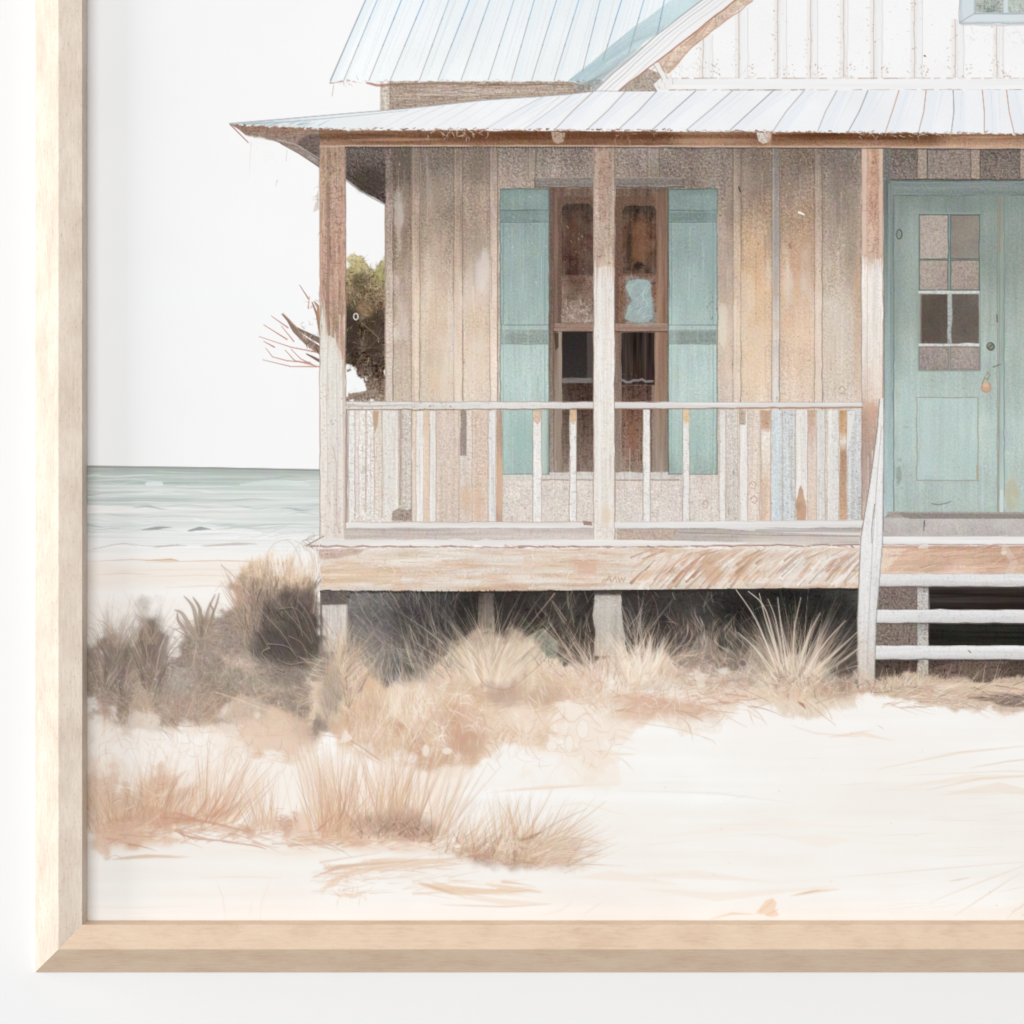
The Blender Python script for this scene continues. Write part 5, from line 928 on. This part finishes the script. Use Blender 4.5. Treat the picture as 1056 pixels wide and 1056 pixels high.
blob(330, 868, 40, 8, (228, 197, 173), .6, .9, .5); blob(405, 874, 50, 6, (234, 208, 186), .5, .9, .5); M([(300, 868), (350, 872), (360, 880), (310, 886)], (246, 233, 220), .6, edge=5)
for k in range(70): x = U(290, 440); S(curve(x, U(862, 876), 80+U(-35, 30), U(10, 34), U(-25, 25)), U(.8, 1.8), .4, J(random.choice(PIN)), U(.25, .6), g)
g = clump()
blob(505, 880, 38, 9, (178, 144, 124), .6, 1.1, .8); blob(560, 882, 34, 11, (206, 176, 153), .6, 1.1, .8)
for k in range(140): t = U(0, 1); S(curve(470+t*110, 880+U(-4, 8), U(-30, 80), U(8, 30), U(-20, 25)), U(.9, 2), .3, J(random.choice([(172, 138, 119), (196, 164, 143), (216, 188, 165), (160, 126, 108)])), U(.3, .6))
blob(512, 881, 30, 7, (166, 132, 114), .6, 1.1, .7); blob(540, 884, 14, 9, (172, 140, 122), .6, .8, .5); blob(568, 886, 22, 10, (212, 187, 166), .65, .9, .5)
fan(520, 880, 50, (24, 60), (-10, 60), [(246, 232, 216), (236, 214, 192)], (2, 4.5), (.25, .5), 30, g, 6, (206, 170, 146))
tuft(470, 876, 120, (20, 62), (0, 52), PIN+TAN, (.7, 1.4), (.35, .7), 16, 5, 12, g); tuft(530, 882, 240, (24, 72), (-14, 72), TAN+PIN+[(184, 150, 129)], (.7, 1.5), (.35, .75), 26, 6, 10, g); tuft(548, 882, 110, (24, 72), (46, 98), TAN, (.7, 1.4), (.35, .7), 10, 6, 8, g)
for q in [[(538, 868), (556, 840), (570, 813)], [(536, 870), (524, 844), (514, 826)], [(545, 866), (575, 848), (605, 834)], [(550, 870), (590, 852), (625, 826)], [(555, 878), (590, 864), (625, 872)], [(540, 872), (530, 850), (522, 830)]]: S(spl(q), 1.7, .5, J((218, 186, 158), 6), .8, g)
S(spl([(536, 867), (548, 863), (558, 858)]), 1, .8, (182, 140, 120), .8, mid=4); ring(472, 874, 3, 3, 2, (246, 238, 230), .8); blob(472, 874, 2.4, 2.4, (250, 245, 240), .9, .4, .05)
field([(468, 868), (552, 864), (548, 892), (480, 890)], 170, (5, 18), 80, [(156, 124, 109), (202, 171, 150), (226, 200, 178)], (.7, 1.3), (.3, .65), 60, g); curl(470, 850, 600, 892, 70, (248, 238, 226), (2, 5), .9, (.3, .6))
for k in range(160):
    t = U(0, 1); x = 110+t*470; y = np.interp(x, [110, 200, 300, 380, 450, 520, 590], [862, 856, 866, 866, 872, 888, 890])+random.gauss(0, 4)
    S(curve(x, y, 82+U(-18, 26), U(10, 40), U(-22, 22)), U(1, 3), .4, J(random.choice([(212, 172, 145), (226, 194, 168), (198, 156, 131), (238, 216, 196)]), 6), U(.2, .5))
for k in range(46): x = U(330, 450); S(curve(x, U(884, 900)-(x-390)*.05, 84+U(-6, 8), U(20, 70), U(-10, 10)), U(1.2, 3.4), .5, J((228, 201, 177), 6), U(.25, .55))
for k in range(30): x = U(425, 520); S(curve(x, U(908, 922), 94+U(-6, 8), U(20, 60), U(-10, 10)), U(1.2, 3.4), .5, J((233, 207, 183), 6), U(.25, .55))
# sand washes at the lower left
for pts, m, c, a in [([(330, 912), (400, 890), (470, 886)], 9, (238, 216, 196), .8), ([(322, 905), (350, 894), (420, 888)], 4, (214, 180, 152), .7), ([(330, 918), (345, 910), (360, 898)], 8, (236, 210, 188), .7), ([(340, 922), (365, 924), (378, 920)], 5, (238, 214, 194), .7),
                     ([(432, 912), (465, 918), (540, 920)], 9, (236, 210, 186), .85), ([(470, 925), (520, 930), (566, 932)], 6, (242, 224, 206), .7), ([(455, 933), (520, 935), (570, 932)], 1.3, (220, 194, 172), .8), ([(520, 920), (545, 918), (560, 920)], 2, (226, 192, 164), .7), ([(432, 910), (450, 916), (480, 925)], 2, (218, 180, 152), .7),
                     ([(205, 905), (250, 904), (290, 905)], 1, (240, 224, 208), .9), ([(222, 906), (230, 925), (233, 950)], .9, (242, 224, 206), .8), ([(280, 905), (270, 930), (268, 950)], .9, (242, 224, 206), .8), ([(260, 930), (257, 946)], .8, (244, 228, 212), .8),
                     ([(590, 905), (630, 903), (700, 912)], 10, (246, 234, 222), .7), ([(560, 944), (580, 938), (590, 930)], .8, (236, 214, 196), .7), ([(600, 945), (612, 936), (622, 930)], .8, (236, 214, 196), .7), ([(500, 818), (560, 812), (640, 808)], 4, (246, 232, 218), .8), ([(520, 815), (575, 812), (600, 810)], 1, (232, 204, 180), .7),
                     ([(570, 832), (600, 828), (650, 842)], 2, (244, 230, 216), .7), ([(580, 860), (610, 866), (632, 870)], 2, (240, 220, 200), .8), ([(92, 935), (140, 936), (200, 934)], .9, (240, 232, 226), .8), ([(240, 876), (300, 880), (340, 878)], 4, (244, 228, 214), .6)]:
    S(pts, .4, .4, c, a, mid=m, soft=1.6)
for k in range(60): x = U(320, 470); S(curve(x, U(888, 925), 85+U(-10, 12), U(10, 40), U(-12, 12)), .9, .3, J((214, 182, 156)), U(.2, .6))
curl(335, 895, 380, 925, 60, (222, 192, 168), (1.5, 4), .8, (.3, .6))
field([(90, 745), (330, 750), (330, 800), (90, 800)], 60, (10, 30), 40, [(240, 222, 204), (226, 200, 178)], (.8, 1.4), (.3, .6), 20)
_k = np.clip((244-IMG.mean(-1))/50, 0, 1)[..., None]
IMG += (CH-CH.mean(-1, keepdims=True)*.6)*1.2*_k+(ST[..., None]*.6)*_k
# the washes of the grass have run a little; the teal paint is chalky
_s = np.stack([blur1(blur1(IMG[..., c], 1.1, 0), 1.1, 1) for c in range(3)], -1)
_m = np.clip((YY-576)/10, 0, 1)*(1-np.clip((XX-322)/8, 0, 1)*np.clip((614-YY)/6+1, 0, 1)*(YY < 640))*(XX < 882)
IMG += (_s-IMG)*(.32*_m)[..., None]
_t = np.isin(OWN, [k for k, n in enumerate(NAMES) if n.split('/')[-1] in ('shutter', 'door', 'door_frame')])
_t = blur1(blur1(_t.astype(np.float32), .8, 0), .8, 1)*(IMG[..., 1] > IMG[..., 0]+3)
IMG += ((IMG.mean(-1, keepdims=True)+2-IMG)*.10+np.array([4, 4, 4]))*_t[..., None]
np.clip(IMG, 0, 255, out=IMG)
# which painted thing owns each point: close the slivers left between neighbouring brush marks
OWN[(OWN == 0) & (YY > 415) & (XX > 355)] = WALL
gap = (XX > 355) & (XX < 399) & (YY > 182) & (YY < 416)
ok = ((XX <= 356) & (YY <= 487)) | ((YY < 118) & (XX < 430)) | gap
for _ in range(14):
    bad = (OWN == 0) & ~ok
    if not bad.any(): break
    for ax, d in ((0, 1), (0, -1), (1, 1), (1, -1)):
        n_ = np.roll(OWN, d, ax); f = bad & (OWN == 0) & (n_ != 0); OWN[f] = n_[f]
OWN[(OWN == 0) & ~ok] = WALL
SAND2 = oid('sand'); OWN[(OWN == SAND) & (YY < 640) & (XX < 272)] = SAND2
for _ in range(40):
    bad = (OWN == SAND) & (YY < 690)
    if not bad.any(): break
    for ax, d in ((1, -1), (1, 1), (0, 1), (0, -1)):
        n_ = np.roll(OWN, d, ax); f = bad & (OWN == SAND) & (n_ != SAND); OWN[f] = n_[f]
SKY2 = oid('sky')
OWN[(OWN == 0) & gap & (YY < 300)] = SKY2
OWN[(OWN == 0) & gap] = TREE
OWN[(OWN == SAND) & (YY > 690) & (XX > 880) & (YY < 706)] = g

# ================================================================== the scene
import bpy
sc = bpy.context.scene
COL = sc.collection
S_ = .0005                                   # metres per picture unit
D = 1.2                                      # camera to paper
E0 = 1.015                                    # light falling on the sheet
def wx(px, h=0.): return (px-528)*S_*(D-h)/D
def wz(py, h=0.): return (528-py)*S_*(D-h)/D

def mat(name):
    m = bpy.data.materials.new(name); m.use_nodes = True
    nt = m.node_tree; b = nt.nodes['Principled BSDF']
    return m, nt, b
def node(nt, typ, **kw):
    n = nt.nodes.new(typ)
    for k, v in kw.items():
        if k in n.inputs: n.inputs[k].default_value = v
        else: setattr(n, k, v)
    return n

# paper carrying the ink
INK, nt, b = mat('printed_paper')
at = node(nt, 'ShaderNodeAttribute', attribute_name='ink')
tc = node(nt, 'ShaderNodeTexCoord')
nz = node(nt, 'ShaderNodeTexNoise', Scale=900., Detail=3.)
mr = node(nt, 'ShaderNodeMapRange'); mr.inputs['To Min'].default_value = .994; mr.inputs['To Max'].default_value = 1.006
mx = node(nt, 'ShaderNodeMix', data_type='RGBA', blend_type='MULTIPLY'); mx.inputs['Factor'].default_value = 1
bp = node(nt, 'ShaderNodeBump', Strength=.015, Distance=.0002)
L = nt.links.new
L(tc.outputs['Object'], nz.inputs['Vector']); L(nz.outputs['Fac'], mr.inputs['Value']); L(at.outputs['Color'], mx.inputs['A']); L(mr.outputs['Result'], mx.inputs['B'])
L(mx.outputs['Result'], b.inputs['Base Color']); L(nz.outputs['Fac'], bp.inputs['Height']); L(bp.outputs['Normal'], b.inputs['Normal'])
b.inputs['Roughness'].default_value = .9; b.inputs['Specular IOR Level'].default_value = .0

def wood(name, axis, cols, fleck):
    """pale wood: grain drawn out along one axis, pores as short flecks"""
    m, nt, b = mat(name); L = nt.links.new
    tc = node(nt, 'ShaderNodeTexCoord')
    def noise(across, along, detail=4., rough=.6):
        mp = node(nt, 'ShaderNodeMapping'); v = [across, across, across]; v[axis] = along
        mp.inputs['Scale'].default_value = v; L(tc.outputs['Object'], mp.inputs['Vector'])
        n = node(nt, 'ShaderNodeTexNoise', Scale=1., Detail=detail, Roughness=rough); L(mp.outputs['Vector'], n.inputs['Vector'])
        return n
    n1 = noise(800, 110, 5.); n2 = noise(75, 42, 3.); n3 = noise(1500, 420, 2.); n4 = noise(2600, 1300, 2.)
    r1 = node(nt, 'ShaderNodeValToRGB'); e = r1.color_ramp.elements
    e[0].position = .30; e[0].color = (*cols[0], 1); e[1].position = .70; e[1].color = (*cols[2], 1)
    k = r1.color_ramp.elements.new(.5); k.color = (*cols[1], 1)
    ad = node(nt, 'ShaderNodeMath', operation='MULTIPLY_ADD'); ad.inputs[1].default_value = .5; L(n1.outputs['Fac'], ad.inputs[0])
    h = node(nt, 'ShaderNodeMath', operation='MULTIPLY'); h.inputs[1].default_value = .5; L(n2.outputs['Fac'], h.inputs[0]); L(h.outputs[0], ad.inputs[2]); L(ad.outputs[0], r1.inputs['Fac'])
    fr = node(nt, 'ShaderNodeMapRange'); fr.inputs['From Min'].default_value = .6; fr.inputs['From Max'].default_value = .74; fr.inputs['To Max'].default_value = fleck; L(n3.outputs['Fac'], fr.inputs['Value'])
    mx = node(nt, 'ShaderNodeMix', data_type='RGBA', blend_type='MULTIPLY'); L(fr.outputs['Result'], mx.inputs['Factor']); L(r1.outputs['Color'], mx.inputs['A']); mx.inputs['B'].default_value = (.72, .60, .48, 1)
    fg = node(nt, 'ShaderNodeMapRange'); fg.inputs['To Min'].default_value = .95; fg.inputs['To Max'].default_value = 1.05; L(n4.outputs['Fac'], fg.inputs['Value'])
    m2 = node(nt, 'ShaderNodeMix', data_type='RGBA', blend_type='MULTIPLY'); m2.inputs['Factor'].default_value = 1; L(mx.outputs['Result'], m2.inputs['A']); L(fg.outputs['Result'], m2.inputs['B'])
    L(m2.outputs['Result'], b.inputs['Base Color'])
    bp = node(nt, 'ShaderNodeBump', Strength=.12, Distance=.0003); L(n3.outputs['Fac'], bp.inputs['Height']); L(bp.outputs['Normal'], b.inputs['Normal'])
    b.inputs['Roughness'].default_value = .6; b.inputs['Specular IOR Level'].default_value = .2
    return m
WOOD_V = wood('pale_maple_upright', 2, [(.60, .495, .405), (.725, .62, .52), (.82, .73, .635)], .95)
WOOD_H = wood('pale_maple_level', 0, [(.69, .495, .35), (.80, .612, .45), (.865, .685, .52)], .45)

def mesh_obj(name, verts, faces, m, parent, kind=None):
    me = bpy.data.meshes.new(name); me.from_pydata(verts, [], faces); me.update()
    me.materials.append(m)
    o = bpy.data.objects.new(name, me); COL.objects.link(o)
    if parent: o.parent = parent
    return o

# ---- wall
WALLM, nt, b = mat('white_wall_paint'); L = nt.links.new
tc = node(nt, 'ShaderNodeTexCoord'); nz = node(nt, 'ShaderNodeTexNoise', Scale=350., Detail=4.)
bp = node(nt, 'ShaderNodeBump', Strength=.05, Distance=.0005)
L(tc.outputs['Object'], nz.inputs['Vector']); L(nz.outputs['Fac'], bp.inputs['Height']); L(bp.outputs['Normal'], b.inputs['Normal'])
b.inputs['Base Color'].default_value = (.882, .882, .884, 1); b.inputs['Roughness'].default_value = .9; b.inputs['Specular IOR Level'].default_value = .1
HW = -.013
w = mesh_obj('wall', [(-3, -HW, -3), (3, -HW, -3), (3, -HW, 3), (-3, -HW, 3)], [(0, 1, 2, 3)], WALLM, None)
w['kind'] = 'structure'; w['label'] = 'smooth white wall behind the framed print'; w['category'] = 'wall'

# ---- the framed print
root = bpy.data.objects.new('framed_print', None); COL.objects.link(root); root.empty_display_size = .05
root['label'] = 'framed watercolour print of a weathered beach cottage in pale wood on white wall'; root['category'] = 'framed print'
HF = .010
prof = []                                    # (left x, bottom y) picture units as seen, height in front of the paper
for l, y, h in [(36, 1002.8, HW+.0001), (36, 1002.8, HW+.0015), (36.5, 1002.3, HW+.0022), (59.7, 979.5, HF-.0003), (60.2, 979, HF-.00005), (60.9, 978.3, HF), (84.4, 954.2, HF), (84.9, 953.7, HF-.00012), (85.3, 953.3, HF-.0005)]:
    prof.append((wx(l, max(h, HW+.0022)), wz(y, max(h, HW+.0022)), h))
xi, zi, _ = prof[-1]
prof.append((xi+.0006, zi+.0004, .0004)); prof.append((xi-.006, zi-.006, .0004)); prof.append((xi-.006, zi-.006, -.0125))
CXR, CZT = wx(2110), wz(-640)                # right and top outer edges
xo, zo = prof[0][0], prof[0][1]
def corner(k, right, top):
    x, z, h = prof[k]
    return ((CXR-(x-xo)) if right else x, -h, (CZT-(z-zo)) if top else z)
def rail(name, a, b_, m):
    """a rail between two mitred corners"""
    n = len(prof); vs = []
    for k in range(n): vs += [corner(k, *a), corner(k, *b_)]
    fs = [(2*k, 2*k+1, 2*((k+1) % n)+1, 2*((k+1) % n)) for k in range(n)]
    fs += [tuple(2*k for k in range(n)), tuple(2*k+1 for k in reversed(range(n)))]
    o = mesh_obj(name, vs, fs, m, root)
    import bmesh
    bm = bmesh.new(); bm.from_mesh(o.data); bmesh.ops.recalc_face_normals(bm, faces=bm.faces); bm.to_mesh(o.data); bm.free()
    return o
rail('frame_rail', (0, 0), (0, 1), WOOD_V)
rail('frame_rail', (0, 0), (1, 0), WOOD_H)
rail('frame_rail', (1, 0), (1, 1), WOOD_V)
rail('frame_rail', (0, 1), (1, 1), WOOD_H)
# backing board with the rest of the sheet
BACK, nt, b = mat('paper_sheet'); b.inputs['Base Color'].default_value = (.88, .88, .88, 1); b.inputs['Roughness'].default_value = .9; b.inputs['Specular IOR Level'].default_value = 0
nz = node(nt, 'ShaderNodeTexNoise', Scale=900.); tc = node(nt, 'ShaderNodeTexCoord'); bp = node(nt, 'ShaderNodeBump', Strength=.015, Distance=.0002)
nt.links.new(tc.outputs['Object'], nz.inputs['Vector']); nt.links.new(nz.outputs['Fac'], bp.inputs['Height']); nt.links.new(bp.outputs['Normal'], b.inputs['Normal'])
x0, x1, z0, z1 = xi-.005, CXR-(xi-xo)+.005, zi-.005, CZT-(zi-zo)+.005
y0, y1 = .0003, .006
mesh_obj('backing_board', [(x0, y0, z0), (x1, y0, z0), (x1, y0, z1), (x0, y0, z1), (x0, y1, z0), (x1, y1, z0), (x1, y1, z1), (x0, y1, z1)],
         [(0, 1, 2, 3), (7, 6, 5, 4), (4, 5, 1, 0), (5, 6, 2, 1), (6, 7, 3, 2), (7, 4, 0, 3)], BACK, root)

# ---- the painted things, cut out of the inked sheet
lin = IMG/255.
lin = np.where(lin <= .04045, lin/12.92, ((lin+.055)/1.055)**2.4)/E0
GX = ((XX-528)*S_).astype(np.float32); GZ = ((528-YY)*S_).astype(np.float32)
cot = bpy.data.objects.new('cottage', None); COL.objects.link(cot); cot.parent = root; cot.empty_display_size = .05
own = OWN[:-1, :-1]
for k, nm in enumerate(NAMES):
    jj, ii = np.nonzero(own == k)
    if not len(jj): continue
    q = np.stack([jj*W+ii, (jj+1)*W+ii, (jj+1)*W+ii+1, jj*W+ii+1], 1)
    vid, inv = np.unique(q.ravel(), return_inverse=True)
    me = bpy.data.meshes.new(nm.split('/')[-1])
    nv, nf = len(vid), len(q)
    me.vertices.add(nv); me.loops.add(nf*4); me.polygons.add(nf)
    co = np.zeros((nv, 3), np.float32); co[:, 0] = GX.ravel()[vid]; co[:, 2] = GZ.ravel()[vid]
    me.vertices.foreach_set('co', co.ravel())
    me.loops.foreach_set('vertex_index', inv.astype(np.int32).ravel())
    me.polygons.foreach_set('loop_start', np.arange(0, nf*4, 4, dtype=np.int32))
    me.update(calc_edges=True)
    ca = me.color_attributes.new('ink', 'FLOAT_COLOR', 'POINT')
    c4 = np.ones((nv, 4), np.float32); c4[:, :3] = lin.reshape(-1, 3)[vid]
    ca.data.foreach_set('color', c4.ravel())
    me.materials.append(INK)
    o = bpy.data.objects.new(nm.split('/')[-1], me); COL.objects.link(o)
    o.parent = cot if nm.startswith('cottage/') else root

# ---- light: a white studio, one big soft window to the upper left, an added fill
wd = bpy.data.worlds.new('World'); sc.world = wd; wd.use_nodes = True
bg = wd.node_tree.nodes['Background']; bg.inputs['Color'].default_value = (1, 1, 1, 1); bg.inputs['Strength'].default_value = WORLD = .291
from mathutils import Vector
def area(name, loc, target, sx, sy, energy):
    l = bpy.data.lights.new(name, 'AREA'); l.shape = 'RECTANGLE'; l.size = sx; l.size_y = sy; l.energy = energy
    o = bpy.data.objects.new(name, l); COL.objects.link(o); o.location = loc
    o.rotation_euler = (Vector(target)-Vector(loc)).to_track_quat('-Z', 'Y').to_euler()
    return o
area('window_light', (-10.4, -2.4, 1.3), (0, -2.0, .9), 4.8, 10.0, 925)
area('fill_light', (-1.5, -6, 1.2), (0, 0, 0), 5.5, 3.0, 272)  # frontal fill added behind the camera to lift the shade beside the frame

# ---- camera
cd = bpy.data.cameras.new('camera'); cam = bpy.data.objects.new('camera', cd); COL.objects.link(cam)
cam.location = (0, -D, 0); cam.rotation_euler = (math.pi/2, 0, 0)
cd.sensor_width = 36; cd.lens = 36*D/(1056*S_); cd.clip_start = .05; cd.clip_end = 50
sc.camera = cam
sc.view_settings.view_transform = 'Standard'; sc.view_settings.look = 'None'; sc.view_settings.exposure = 0; sc.view_settings.gamma = 1
sc.view_settings.use_curve_mapping = False
sc.cycles.max_bounces = 6; sc.cycles.diffuse_bounces = 4
